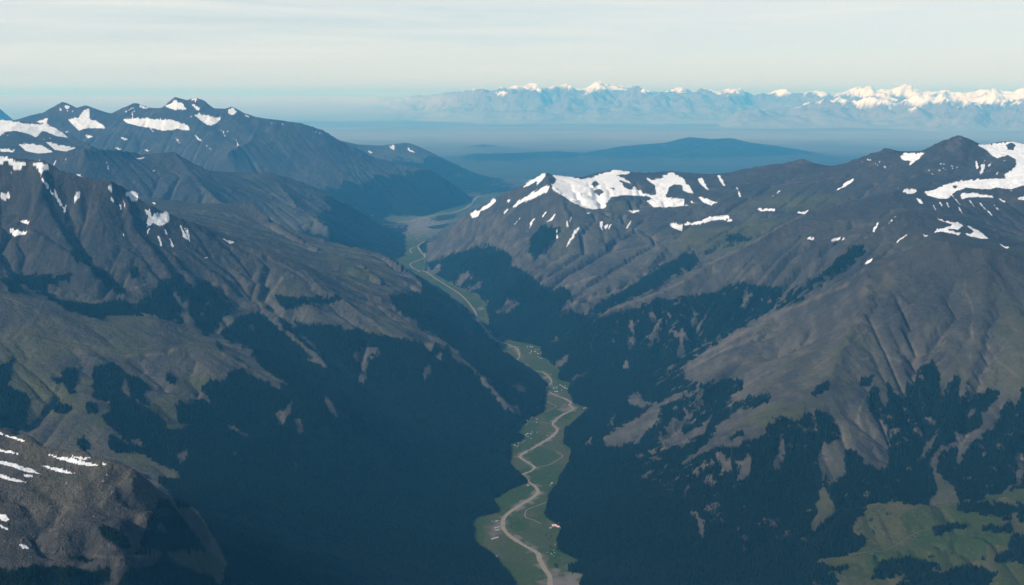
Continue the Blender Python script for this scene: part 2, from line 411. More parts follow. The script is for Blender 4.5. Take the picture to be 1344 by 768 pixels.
FOREST = [
 # left
 ('d', '590,150 640,110 715,90 722,150 765,115 830,130 860,190 910,210 900,240 860,300 830,325 790,320 740,290 690,270 640,265 600,250 560,185 600,180'),
 ('d', '30,90 130,95 220,100 285,90 270,120 190,135 180,160 220,195 300,205 380,215 470,185 520,215 590,200 610,255 480,245 380,262 330,258 240,215 170,165 60,120'),
 ('d', '280,0 330,0 370,40 300,45'), ('d', '340,60 430,90 500,170 450,160 380,100'), ('d', '512,70 545,55 545,95 520,110'), ('d', '0,110 60,120 100,165 40,160'),
 ('p', '325,410 343,413 360,427 377,438 393,443 407,455 433,487 425,470 405,440 380,420 395,425 420,432 448,437 471,430 481,438 508,443 528,447 551,450 563,463 571,453 590,460 608,478 640,500 672,540 690,555 700,600 720,640 640,690 700,790 280,790 300,740 287,715 262,675 240,650 215,630 240,615 225,590 215,570 250,560 240,530 300,525 365,520 372,505 420,512 440,530 420,512 380,505 350,487 333,470 330,457 300,447 290,440'),
 ('d', '1080,180 1100,180 1140,190 1180,185 1230,185 1344,180 1344,200 1260,210 1200,205 1160,225 1120,230'), ('d', '1090,280 1130,290 1170,300 1260,290 1344,295 1344,440 1250,390 1200,340 1130,310'),
 ('p', '540,357 552,372 556,385 530,386 510,388 515,400 530,415 545,417 548,430 575,440 585,450 600,462 608,470 640,500 672,540 690,555 725,530 720,503 690,480 650,443 625,417 605,393 580,377'),
 ('d', '365,470 400,450 440,440 465,455 470,490 485,530 480,565 510,575 560,610 620,640 650,680 655,705 720,710 850,690 980,720 1100,640 1344,760 1344,1000 700,1000 600,860 470,720 430,690 400,650 440,640 430,590 360,570 375,530'),
 ('d', '500,490 540,490 575,530 560,580 600,610 570,600 520,580 505,540'), ('d', '790,540 830,520 900,510 890,470 950,465 1000,490 1060,520 1110,560 1120,620 1050,610 980,610 900,600 830,590'),
 ('d', '690,600 720,600 780,630 800,660 850,680 700,670'), ('d', '840,630 980,630 1100,640 1100,700 980,720 900,680 870,660'), ('d', '1110,560 1180,545 1260,560 1344,640 1344,760 1100,700'),
 ('d', '250,470 290,460 310,490 300,550 280,560 240,510'), ('d', '-60,450 0,460 40,440 90,380 60,420 40,480 30,540 100,560 120,600 100,660 115,710 0,690 -60,690'),
 ('d', '200,610 240,600 285,615 270,640 210,630'), ('d', '340,600 380,605 375,635 335,630'), ('d', '650,480 690,500 690,520 660,510'), ('d', '850,340 880,370 870,392 855,375'),
 ('d', '200,500 250,520 240,530 205,510'), ('d', '355,480 375,478 375,500'),
 ('g', '310,190 350,200 355,235 330,237 308,220'), ('g', '430,180 500,215 560,250 500,255 430,230'),
 ('g', '560,570 620,440 660,430 720,500 815,630 740,637 640,642 560,620 545,590'), ('g', '380,540 430,520 500,590 510,620 450,610 400,570'),
 ('g', '600,690 650,640 700,690 830,730 900,790 450,790 480,700 560,690'), ('g', '-60,690 60,700 200,690 330,700 430,710 430,750 340,790 -60,790'), ('g', '258,645 320,643 372,677 330,668'),
 ('g', '520,640 580,636 600,650 540,652'), ('g', '610,350 680,380 760,440 740,430 660,385'),
 # right
 ('p', '558,345 605,330 640,322 671,335 670,350 690,357 713,378 745,380 752,393 735,404 770,413 790,414 835,405 870,392 896,390 933,383 963,373 979,372 1006,377 1028,377 1019,400 996,420 929,457 910,470 896,482 896,500 915,505 945,497 975,500 975,512 950,530 985,522 1010,520 1008,530 980,535 955,555 930,575 896,610 930,590 963,588 990,575 1010,570 1020,565 1035,575 1045,555 1062,545 1080,540 1095,550 1105,575 1075,590 1072,608 1083,622 1085,640 1110,620 1110,590 1125,590 1150,600 1170,590 1165,560 1150,545 1152,520 1163,540 1165,503 1172,517 1188,527 1190,500 1199,507 1203,487 1222,473 1233,490 1233,530 1256,490 1260,500 1258,527 1269,517 1271,497 1275,510 1268,527 1300,510 1313,517 1286,543 1290,560 1322,517 1333,540 1344,505 1420,500 1420,640 1344,642 1296,655 1259,659 1216,664 1169,659 1130,676 1116,690 1136,709 1126,725 1083,740 1100,750 1100,800 720,800 700,740 690,650 720,590 735,545 710,510 700,480 680,450 640,436 590,385'),
 ('p', '770,411 785,397 825,380 848,363 878,343 896,335 905,345 870,372 845,385 805,400 790,411'),
 ('p', '1083,356 1120,322 1140,325 1120,345 1076,375 1040,398 1015,407 1035,385'), ('b', '735,690 742,630 790,590 870,605 840,660 760,722'), ('c', '0,700 50,700 60,730 20,768 0,745'), ('c', '155,640 210,625 275,640 210,655'),
 ('p', '1130,535 1146,507 1153,508 1150,532 1138,542'), ('h', '500,10 575,-10 560,5 520,20'), ('f', '500,560 575,505 570,535 520,560'), ('f', '690,520 720,500 760,490 720,535'),
 ('h', '330,150 390,110 440,120 470,180 500,110 570,90 600,150 560,180 520,210 480,260 400,300 380,240 330,190'),
 ('h', '200,175 240,165 230,185 180,200'),
]
CLEAR = [
 ('d', '670,155 692,160 722,210 775,290 795,318 765,312 725,280 690,240 715,240 700,205'), ('d', '760,118 772,125 745,190 738,240 715,210 740,170'), ('d', '820,190 830,190 800,260 785,255'),
 ('d', '865,290 920,250 1000,205 990,240 930,275 880,295'), ('d', '985,225 1030,215 1090,270 1130,315 1180,350 1240,400 1305,472 1240,445 1200,425 1240,430 1190,385 1120,325 1050,270'),
 ('d', '970,300 1000,290 1005,325 985,330'), ('d', '850,345 910,350 985,380 1005,420 950,450 1000,485 1060,525 1110,545 1060,528 980,480 900,430'),
 ('d', '475,530 495,500 505,560 515,572 480,570'), ('d', '530,585 548,585 550,605 535,600'),
 ('d', '1085,640 1130,620 1170,560 1150,620 1120,700 1100,690'), ('d', '1270,560 1310,590 1330,650 1300,640'), ('d', '1160,660 1185,650 1200,720 1175,730'),
 ('d', '870,670 980,722 960,724 880,690'), ('g', '490,255 560,250 640,300 700,320 712,362 640,350 560,310 500,280'), ('g', '500,195 560,200 560,230 520,220'), ('g', '690,250 740,240 745,270 700,300'),
 ('g', '650,640 760,635 840,640 885,700 880,745 820,720 720,680'),
 ('g', '610,520 630,510 660,560 640,560'), ('g', '910,240 935,245 925,265'), ('g', '1150,280 1190,295 1160,300'), ('e', '50,640 110,660 100,668'),
 ('e', '540,510 555,485 595,500 605,550 650,590 690,600 712,655 650,630 620,590 580,545'), ('e', '650,512 700,520 742,545 700,557 670,532'), ('e', '40,410 90,370 145,380 155,405 100,425 95,490 65,518 75,450'),
 ('e', '318,482 345,430 352,480 325,513'), ('e', '330,365 345,405 372,360'), ('e', '365,400 400,400 395,440 370,430'), ('e', '430,400 480,415 492,442 450,440'), ('e', '450,215 470,205 485,245 460,235'), ('e', '570,460 600,465 605,490'),
 ('e', '1030,740 1110,680 1150,660 1230,600 1344,550 1344,580 1260,620 1240,680 1170,750 1130,768 1040,768'), ('e', '1125,570 1170,548 1190,590 1235,595 1180,622 1130,602'), ('e', '1045,695 1055,650 1082,640 1070,690'),
 ('e', '828,462 850,430 902,403 890,442 860,462'), ('e', '885,512 930,480 990,458 960,492 910,514'), ('e', '1198,385 1230,312 1262,288 1215,375'), ('e', '1318,422 1340,300 1350,300 1348,410'),
 ('e', '430,137 500,80 522,100 462,137'), ('e', '478,152 560,108 542,152 500,162'), ('e', '600,245 650,200 705,205 640,248'), ('e', '540,218 590,178 572,222'), ('e', '340,78 400,48 382,100'), ('e', '800,390 850,330 860,335'), ('e', '820,385 900,325 905,330'),
 ('e', '1120,320 1170,265 1175,275'), ('e', '1100,460 1135,425 1130,465'), ('e', '1290,550 1325,515 1310,555'), ('e', '950,768 1010,730 990,768'), ('e', '1220,768 1290,690 1344,670 1344,768'),
 ('f', '235,165 260,130 262,190 240,240'), ('f', '30,215 45,225 70,320 60,300'), ('f', '160,120 330,130 250,120'),
 ('f', '-40,740 60,690 110,640 90,700 0,768'), ('f', '0,560 60,530 90,545 20,580'), ('f', '120,700 180,640 250,590 240,625 190,665 150,720'), ('f', '160,615 240,575 255,585 170,625'),
 ('h', '600,40 680,30 740,50 720,100 770,170 790,220 818,262 800,325 760,312 715,292 690,250 650,230 640,180 600,130 580,90'),
 ('h', '1270,0 1310,0 1230,130 1195,172 1140,210 1112,242 1092,297 1068,272 1090,240 1060,228 1020,250 1000,300 1000,330 1070,380 1092,442 955,457 1000,400 990,340 973,290 985,250 1040,210 1100,180 1170,140'),
 ('h', '528,270 560,205 605,240 560,310 550,370 570,400 605,462 580,500 540,530 485,565 530,490 518,450 545,380'),
 ('h', '345,310 370,240 385,170 402,200 395,262 375,322'), ('h', '205,370 232,290 255,238 270,262 262,322 225,365'), ('h', '150,322 182,270 195,225 195,325 170,335'), ('h', '-20,290 110,200 155,188 100,242 0,305'),
 ('h', '-20,240 40,160 118,85 100,132 40,205'), ('h', '915,290 955,210 1022,148 990,205 950,265'), ('h', '865,190 880,182 902,205 880,208'), ('h', '1105,100 1130,60 1160,65 1140,95'),
 ('h', '1165,275 1180,245 1200,250 1190,272'), ('h', '1300,250 1344,250 1344,330 1310,360 1320,300'), ('h', '830,350 862,362 860,385'), ('h', '0,380 45,365 0,425'), ('h', '50,480 90,510 80,600 65,570'),
 ('h', '415,170 430,190 425,215'), ('h', '0,120 40,80 90,50 60,90 0,150'),
 ('h', '700,490 760,460 820,440 900,452 960,457 1090,445 1344,390 1500,380 1500,800 1180,800 1240,722 1150,700 1000,720 900,735 740,745 650,742 560,692 520,682 690,640 722,590 670,570 660,530 710,520'),
 ('h', '1215,425 1290,375 1344,330 1344,345 1300,390 1240,430'),
]
GROVES = [
 ('h', '1070,458 1130,445 1344,450 1500,450 1500,492 1344,492 1150,487 1090,472'), ('h', '978,556 1010,540 1112,526 1112,545 990,573'), ('h', '1173,546 1292,528 1297,556 1180,566'),
 ('h', '1218,662 1280,622 1300,575 1344,572 1500,572 1500,680 1344,680 1230,677'), ('h', '740,745 790,680 880,660 970,680 1012,700 920,732 800,742'), ('h', '840,768 900,735 1000,720 1060,710 1090,685 1150,700 1242,722 1180,790 840,790'),
 ('h', '580,702 660,698 652,728 595,732'), ('h', '1250,498 1290,496 1290,508 1255,510'), ('h', '1320,500 1344,498 1344,520 1322,518'),
]
GRASS = [   # green meadow on the slopes
 ('d', '570,600 690,560 760,600 840,610 980,615 975,632 840,640 760,640 800,690 720,708 650,700 620,640'), ('d', '380,400 450,380 550,400 700,385 750,360 760,380 680,410 540,412'),
 ('d', '100,560 240,540 360,580 440,640 400,650 430,690 300,720 150,620'), ('d', '40,480 110,440 250,560 350,600 200,610 100,560'), ('g', '490,255 560,250 640,300 700,320 712,362 640,350 560,310 500,280'), ('d', '700,500 800,500 880,520 790,545 760,590 690,590'),
 ('g', '650,640 760,635 840,640 885,700 880,745 820,720 720,680'), ('h', '230,120 330,70 500,30 640,20 560,60 420,110 300,140'), ('f', '230,680 330,640 480,590 640,560 700,540 620,600 440,640 300,690'),
 ('f', '380,440 520,440 500,470 420,470'), ('e', '0,60 150,60 250,120 120,120 0,100'),
 ('h', '528,300 605,300 605,520 485,565'), ('h', '985,330 1075,380 1092,460 955,457'), ('h', '915,290 955,210 1022,148 990,205 950,265'),
 ('c', '0,600 250,590 330,560 420,560 300,640 150,690 0,660'), ('c', '180,500 420,470 620,470 560,530 350,520'),
 ('h', '680,480 820,440 1090,445 1344,390 1500,380 1500,800 700,800 520,690 690,640 640,560'),
]

PW, PH, PAD = 1344, 768, 64
def raster(lists):
    m = np.zeros((PH + 2 * PAD, PW + 2 * PAD), np.float32)
    for outl, val in lists:
        for sh, txt in outl:
            pts = [(x + PAD, y + PAD) for x, y in outline(sh, txt)]
            xs = [p[0] for p in pts]; ys = [p[1] for p in pts]
            a, b = max(0, int(min(xs)) - 1), min(m.shape[1], int(max(xs)) + 2)
            c, d = max(0, int(min(ys)) - 1), min(m.shape[0], int(max(ys)) + 2)
            if a >= b or c >= d:
                continue
            yy, xx = np.mgrid[c:d, a:b]
            acc = np.zeros(yy.shape, np.float32)
            for oy in (0.25, 0.75):
                for ox in (0.25, 0.75):
                    acc += inside_poly(xx + ox, yy + oy, pts)
            acc /= 4.0
            m[c:d, a:b] = m[c:d, a:b] * (1 - acc) + val * acc
    return m

PALE = [  # pale scree chutes, stream cuts and worn crest lines
 ('f', 1.1, '1108,70 1110,150 1135,200 1147,260 1135,290 1142,345'), ('f', 1.2, '1185,310 1200,370 1240,430 1300,480 1344,505'), ('f', 0.9, '650,305 700,270 760,300 905,205'), ('f', 1.0, '905,425 960,400 1010,390 1035,350'),
 ('f', 1.0, '1130,400 1135,460 1165,500'), ('f', 1.3, '620,380 690,340 730,300'), ('f', 2.2, '80,405 200,340 340,262 450,210 540,172 640,130 710,72'), ('f', 1.8, '40,455 130,400 320,320'), ('f', 1.5, '700,690 690,640 720,560'),
 ('f', 0.9, '690,425 790,410 860,430'), ('f', 0.9, '1000,330 1035,420 990,450'), ('h', 0.9, '690,90 690,130 720,180 745,215'),
 ('d', 1.0, '495,0 493,60 497,130'), ('d', 1.6, '500,150 570,130 650,80'), ('d', 2.0, '1000,210 1060,180 1130,80 1040,0'), ('d', 1.5, '1130,55 1220,105 1280,155 1344,180'), ('d', 1.2, '970,130 1030,95 1060,92'),
 ('d', 1.6, '320,372 500,408 640,400 750,362'), ('d', 1.2, '880,405 1000,470 1100,540 1200,548 1290,590'), ('d', 1.3, '0,172 120,220 220,275 330,330'), ('d', 1.0, '100,400 150,440 260,430'), ('d', 1.1, '490,385 580,470 540,500'),
 ('d', 1.0, '120,505 230,560 330,600'), ('d', 0.9, '600,520 700,580 790,680'), ('a', 0.8, '415,585 450,640 490,720'), ('a', 0.8, '560,620 520,680 500,760'), ('a', 1.4, '960,600 1060,700 1150,768'), ('a', 1.2, '870,610 950,625 1060,640'), ('a', 1.0, '680,680 690,740'),
 ('e', 1.5, '0,190 90,255 190,325 300,355 370,362'), ('e', 1.8, '1030,238 1140,198 1250,160 1344,118'), ('e', 1.6, '800,155 900,135 1000,95'), ('e', 1.4, '860,225 950,190 1050,165 1130,140'), ('e', 1.2, '1344,75 1280,100 1210,120'),
 ('c', 1.2, '100,740 300,640 400,580 480,545'), ('c', 1.0, '560,768 700,645 800,590'), ('b', 0.8, '640,690 720,640 860,590'), ('b', 1.0, '760,768 900,700 1080,690 1344,640'), ('e', 1.0, '800,370 840,330 905,320'), ('g', 1.6, '100,632 300,640 440,655 620,648'),
]
def strokes(lists):
    yy, xx = np.mgrid[0:PH + 2 * PAD, 0:PW + 2 * PAD].astype(np.float32)
    m = np.zeros(yy.shape, np.float32)
    for sh, wd, txt in lists:
        P = [(x + PAD, y + PAD) for x, y in outline(sh, txt)]
        for (x0, y0), (x1, y1) in zip(P[:-1], P[1:]):
            a, b = max(0, int(min(x0, x1)) - 8), int(max(x0, x1)) + 9; c, d = max(0, int(min(y0, y1)) - 8), int(max(y0, y1)) + 9
            X = xx[c:d, a:b]; Y = yy[c:d, a:b]
            L = (x1 - x0) ** 2 + (y1 - y0) ** 2 + 1e-6
            t = np.clip(((X - x0) * (x1 - x0) + (Y - y0) * (y1 - y0)) / L, 0, 1)
            D = np.hypot(X - x0 - t * (x1 - x0), Y - y0 - t * (y1 - y0))
            m[c:d, a:b] = np.maximum(m[c:d, a:b], np.clip(1.2 - D / (wd * 1.3), 0, 1))
    return m
pale_map = strokes(PALE)
forest_map = raster([(FOREST, 1.0), (CLEAR, 0.0), (GROVES, 1.0)])
snow_raw = raster([(SNOW, 1.0), (SNOW_HOLES, 0.0)])
snow_map = (0.6 * snow_raw + 0.4 * blur(snow_raw.astype(np.float64), 3)).astype(np.float32)
STREAKS = [
 ('b', 0.75, '760,560 738,592'), ('b', 0.7, '905,545 899,572'), ('b', 0.75, '937,590 922,618'), ('b', 0.7, '1065,575 1048,604'), ('b', 0.75, '702,558 678,582'), ('b', 0.7, '655,520 638,542'), ('b', 0.7, '805,535 785,562'), ('b', 0.7, '845,600 850,638'), ('b', 0.7, '1140,570 1120,600'),
 ('c', 0.75, '213,435 224,474'), ('c', 0.7, '350,472 382,448'), ('c', 0.75, '1038,498 1052,522'), ('c', 0.75, '1085,515 1102,542'), ('c', 0.7, '1128,488 1148,514'), ('c', 0.75, '1168,498 1192,524'), ('c', 0.7, '1198,528 1218,548'), ('c', 0.7, '1008,492 1022,514'), ('c', 0.75, '1058,468 1092,504'), ('c', 0.7, '1225,505 1240,525'), ('c', 0.7, '985,505 995,525'), ('c', 0.7, '880,625 840,655'),
 ('a', 0.75, '484,485 493,524'), ('a', 0.75, '588,595 574,628'), ('a', 0.75, '645,598 657,624'), ('a', 0.75, '714,588 737,644'), ('a', 0.7, '727,598 748,654'), ('a', 0.75, '303,452 288,504'), ('a', 0.8, '213,447 252,525'), ('a', 0.8, '158,398 206,462'), ('a', 0.7, '430,470 445,495'), ('a', 0.7, '668,640 682,675'), ('a', 0.7, '620,630 636,668'),
 ('a', 0.7, '588,198 602,218'), ('a', 0.7, '520,148 523,168'), ('a', 0.7, '768,233 792,254'), ('a', 0.7, '878,218 886,238'), ('a', 0.7, '930,250 936,275'), ('a', 0.7, '420,335 426,365'), ('a', 0.7, '810,270 828,285'), ('a', 0.7, '150,195 190,185'), ('a', 0.7, '690,240 705,262'),
]
snow_map = np.maximum(snow_map, strokes(STREAKS))
grass_map = blur(raster([(GRASS, 1.0)]).astype(np.float64), 16).astype(np.float32)
for _ in range(1):
    forest_map = blur(forest_map.astype(np.float64), 1).astype(np.float32)

def look_up(m, u, v):
    x = np.clip(u + PAD - 0.5, 0, m.shape[1] - 1.001); y = np.clip(v + PAD - 0.5, 0, m.shape[0] - 1.001)
    i = x.astype(np.int32); j = y.astype(np.int32); fx = x - i; fy = y - j
    return (m[j, i] * (1 - fx) + m[j, i + 1] * fx) * (1 - fy) + (m[j + 1, i] * (1 - fx) + m[j + 1, i + 1] * fx) * fy

dzx, dzy = slopes(MZ)
SL = np.hypot(dzx, dzy)
U, V = pix(MX, MY, MZ)
tanel = (MZ - CAM_H) / MY
horizon = np.maximum.accumulate(tanel, axis=0)
prev = np.vstack([np.full((1, NS), -9.0), horizon[:-1]])
seen = tanel >= prev - 2.0 / FOC                       # in sight (within 2 px) from the viewpoint
inframe = (U > -PAD + 2) & (U < PW + PAD - 2) & (V > -PAD) & (V < PH + PAD - 2)
surveyed = seen & inframe

# ground rules for slopes the survey cannot see
n1 = fbm(MX, MY, 420, 4, 71); n2 = fbm(MX, MY, 75, 3, 72); n3 = fbm(MX, MY, 1500, 3, 73)
tree_line = 560 + 140 * n3 + 90 * n1 + np.clip((MY - 12000) / 60.0, 0, 120)
rule_forest = np.clip((tree_line - MZ) / 60.0 + 0.5, 0, 1) * np.clip((SL - 0.10) / 0.06, 0, 1)
rule_snow = np.clip((MZ - 1750 - 260 * n1 - 120 * n2 - 250 * (dzy > 0)) / 50.0, 0, 1)
px_m = MY / FOC                                        # metres per sighting pixel
wu = 1.6 * n2 + 2.2 * n1; wv = 3.4 * n2 + 3.5 * gnoise(MX / 33 + 5, MY / 33, 75) + 2.0 * n1
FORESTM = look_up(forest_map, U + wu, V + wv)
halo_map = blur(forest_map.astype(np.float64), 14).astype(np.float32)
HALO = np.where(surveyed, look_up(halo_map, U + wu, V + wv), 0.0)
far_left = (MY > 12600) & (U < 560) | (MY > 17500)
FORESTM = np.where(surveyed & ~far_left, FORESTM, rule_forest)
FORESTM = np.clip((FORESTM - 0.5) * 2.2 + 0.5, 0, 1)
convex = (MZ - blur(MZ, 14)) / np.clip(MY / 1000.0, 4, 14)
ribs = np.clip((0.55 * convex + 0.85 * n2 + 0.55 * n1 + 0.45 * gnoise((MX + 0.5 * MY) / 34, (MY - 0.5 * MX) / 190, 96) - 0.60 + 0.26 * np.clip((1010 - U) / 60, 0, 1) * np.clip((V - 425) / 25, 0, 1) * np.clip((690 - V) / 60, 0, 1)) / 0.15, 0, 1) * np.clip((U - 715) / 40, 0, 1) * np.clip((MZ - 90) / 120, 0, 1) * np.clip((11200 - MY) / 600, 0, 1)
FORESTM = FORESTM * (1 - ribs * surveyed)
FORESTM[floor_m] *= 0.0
rib = gnoise(MX / (26 * np.clip(MY / 9000, 0.4, 2.4)) + 0.4 * n1, MY / 230, 78) + 0.6 * gnoise(MX / (11 * np.clip(MY / 9000, 0.4, 2.4)), MY / 90, 77)
sn = look_up(snow_map, U + 0.8 * n2, V + 1.0 * n2 + 0.8 * rib)
edge_s = np.clip(1 - np.abs(sn - 0.5) * 1.6, 0, 1)
sn = sn + edge_s * (0.50 * rib + 0.2 * n2) - 0.12 * np.clip(gnoise(MX / 60, MY / 140, 87) - 0.25, 0, 1) * 3
SNOWM = np.where(surveyed, sn, rule_snow)
# scattered drifts in the hollows below crests
hollow = MZ - blur(MZ, 10)
speck = np.clip((gnoise(MX / 26 + 0.8 * n1, MY / 170, 81) * 0.8 + 0.6 * gnoise(MX / 420, MY / 420, 83) - 0.2 * np.sign(hollow) - 1.24 + np.clip((MZ - 1150) / 1100, -0.8, 0.30)) / 0.06, 0, 1)
SNOWM = np.maximum(SNOWM, speck * (MZ > 900) * (MY > 8000))
SNOWM = np.clip((SNOWM - 0.5) * 2.5 + 0.5, 0, 1)
GRASSM = np.where(surveyed, look_up(grass_map, U, V), 0.0)
GRASSM = np.clip(GRASSM * (0.75 + 0.5 * n1) + 1.25 * np.clip(0.46 + n1 * 0.7 + 0.4 * n3 - np.abs(MZ - 760) / 700.0, 0, 1) * np.clip(1.15 - SL * 1.3, 0, 1), 0, 1)
# drainage lines and scree
acm = np.maximum(sample(np.log10(ACC), MX, MY, X0, Y0, CELL), 3.4)
acf = sample(np.log10(ACF), MX, MY, ax0, ay0, CELL2)
inner = (np.abs(MX) < 5000) & (MY < 10600)
drain = np.where(inner, np.clip((acf - 4.1) / 1.0, 0, 1), np.clip((acm - 4.6) / 1.0, 0, 1))
streak = gnoise(MX / 70 + n1, MY / 420, 88) + 0.5 * gnoise(MX / 30, MY / 200, 89)
wander = look_up(pale_map, U + 1.2 * n2, V + 0.8 * n1) * surveyed
TAN = np.clip((1120 - MZ) / 500.0, 0, 1)
SCREEM = np.clip(0.02 + 0.34 * TAN + 0.35 * n1 + 0.15 * n2 + 0.40 * streak * np.clip(SL * 1.6, 0, 1) + 0.55 * drain * np.clip(SL * 2, 0, 1) - 0.1 + 0.8 * wander * np.clip(0.75 + 0.6 * n2, 0, 1), 0, 1)

# ---------------------------------------------------------------- helpers for objects
COL = bpy.context.scene.collection

def tag(o, kind=None, label=None, cat=None, group=None):
    if kind: o['kind'] = kind
    if label: o['label'] = label
    if cat: o['category'] = cat
    if group: o['group'] = group
    return o

def raw_mesh(name, co, polys, n_side, mats, attrs=None, smooth=True, normals=None, mat_index=None):
    """One mesh object from arrays: co (n,3), polys (m,n_side)."""
    me = bpy.data.meshes.new(name)
    me.vertices.add(len(co)); me.vertices.foreach_set('co', np.ascontiguousarray(co, np.float32).ravel())
    q = np.ascontiguousarray(polys, np.int32)
    m = len(q)
    me.loops.add(m * n_side); me.loops.foreach_set('vertex_index', q.ravel())
    me.polygons.add(m); me.polygons.foreach_set('loop_start', np.arange(0, m * n_side, n_side, dtype=np.int32))
    me.update(calc_edges=True)
    me.polygons.foreach_set('use_smooth', np.full(m, smooth, bool))
    for k, a in (attrs or {}).items():
        at = me.attributes.new(k, 'FLOAT', 'POINT'); at.data.foreach_set('value', np.ascontiguousarray(a, np.float32))
    for mt in mats:
        me.materials.append(mt)
    if mat_index is not None:
        me.polygons.foreach_set('material_index', np.ascontiguousarray(mat_index, np.int32))
    if normals is not None:
        me.normals_split_custom_set_from_vertices(normals)
    o = bpy.data.objects.new(name, me); COL.objects.link(o)
    return o

class NT:
    def __init__(self, name):
        self.m = bpy.data.materials.new(name); self.m.use_nodes = True
        self.t = self.m.node_tree; self.b = self.t.nodes['Principled BSDF']
        self.b.inputs['Roughness'].default_value = 0.9
        self.b.inputs['Specular IOR Level'].default_value = 0.0
        self.pos = self.t.nodes.new('ShaderNodeNewGeometry').outputs['Position']
    def n(self, kind, **kw):
        x = self.t.nodes.new(kind)
        for k, v in kw.items(): setattr(x, k, v)
        return x
    def link(self, a, b): self.t.links.new(a, b)
    def attr(self, name):
        x = self.n('ShaderNodeAttribute'); x.attribute_name = name
        return x.outputs['Fac']
    def noise(self, scale, detail=4, rough=0.55, stretch=None):
        x = self.n('ShaderNodeTexNoise'); x.inputs['Scale'].default_value = scale
        x.inputs['Detail'].default_value = detail; x.inputs['Roughness'].default_value = rough
        src = self.pos
        if stretch:
            mp = self.n('ShaderNodeMapping'); mp.inputs['Scale'].default_value = stretch
            self.link(src, mp.inputs['Vector']); src = mp.outputs[0]
        self.link(src, x.inputs['Vector'])
        return x.outputs['Fac']
    def ramp(self, f, a, b, lo=0.0, hi=1.0):
        x = self.n('ShaderNodeMapRange'); x.clamp = True
        x.inputs['From Min'].default_value = a; x.inputs['From Max'].default_value = b
        x.inputs['To Min'].default_value = lo; x.inputs['To Max'].default_value = hi
        self.link(f, x.inputs['Value']); return x.outputs[0]
    def math(self, op, a, b):
        x = self.n('ShaderNodeMath', operation=op)
        for i, s in enumerate((a, b)):
            if isinstance(s, (int, float)): x.inputs[i].default_value = s
            else: self.link(s, x.inputs[i])
        return x.outputs[0]
    def mix(self, f, a, b):
        x = self.n('ShaderNodeMix', data_type='RGBA')
        for s, i in ((f, 0), (a, 6), (b, 7)):
            if isinstance(s, (int, float)): x.inputs[i].default_value = s
            elif isinstance(s, tuple): x.inputs[i].default_value = (*s, 1.0)
            else: self.link(s, x.inputs[i])
        return x.outputs[2]
    def bump(self, h, dist, strength=1.0, after=None):
        x = self.n('ShaderNodeBump'); x.inputs['Distance'].default_value = dist; x.inputs['Strength'].default_value = strength
        self.link(h, x.inputs['Height'])
        if after is not None: self.link(after, x.inputs['Normal'])
        return x.outputs[0]

def ground_material():
    g = NT('mountain_ground')
    big = g.noise(0.0011, 3); mid = g.noise(0.006, 4); fine = g.noise(0.03, 5, 0.65); grain = g.noise(0.16, 3, 0.7)
    rock = g.mix(g.ramp(big, 0.38, 0.62), (0.047, 0.0445, 0.041), (0.028, 0.030, 0.033))
    rock = g.mix(g.ramp(fine, 0.35, 0.7, 0.0, 0.5), rock, (0.080, 0.072, 0.062))
    rock = g.mix(g.ramp(mid, 0.5, 0.75, 0.0, 0.35), rock, (0.023, 0.0235, 0.025))
    scree = g.mix(g.ramp(fine, 0.3, 0.7), (0.118, 0.100, 0.078), (0.155, 0.134, 0.108))
    c = g.mix(g.math('MULTIPLY', g.attr('scree'), 0.85), rock, scree)
    grass = g.mix(g.ramp(mid, 0.35, 0.65), (0.058, 0.064, 0.026), (0.084, 0.078, 0.038))
    grass = g.mix(g.ramp(fine, 0.5, 0.75, 0, 0.5), grass, (0.042, 0.052, 0.022))
    c = g.mix(g.math('MULTIPLY', g.attr('grass'), 0.9), c, grass)
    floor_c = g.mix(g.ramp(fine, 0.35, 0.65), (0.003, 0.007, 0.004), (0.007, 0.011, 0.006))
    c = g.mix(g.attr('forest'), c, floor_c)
    sn = g.math('ADD', g.attr('snow'), g.ramp(grain, 0.3, 0.7, -0.26, 0.26))
    snow_f = g.ramp(sn, 0.36, 0.74)
    snow_c = g.mix(g.ramp(fine, 0.4, 0.75), (0.78, 0.78, 0.78), (0.54, 0.55, 0.56))
    c = g.mix(snow_f, c, snow_c)
    g.link(c, g.b.inputs['Base Color'])
    h = g.math('ADD', g.math('MULTIPLY', fine, 2.0), g.math('MULTIPLY', grain, 0.7))
    b = g.n('ShaderNodeBump'); b.inputs['Distance'].default_value = 11.0
    g.link(h, b.inputs['Height']); g.link(g.ramp(snow_f, 0, 1, 0.9, 0.5), b.inputs['Strength'])
    g.link(b.outputs[0], g.b.inputs['Normal'])
    return g.m

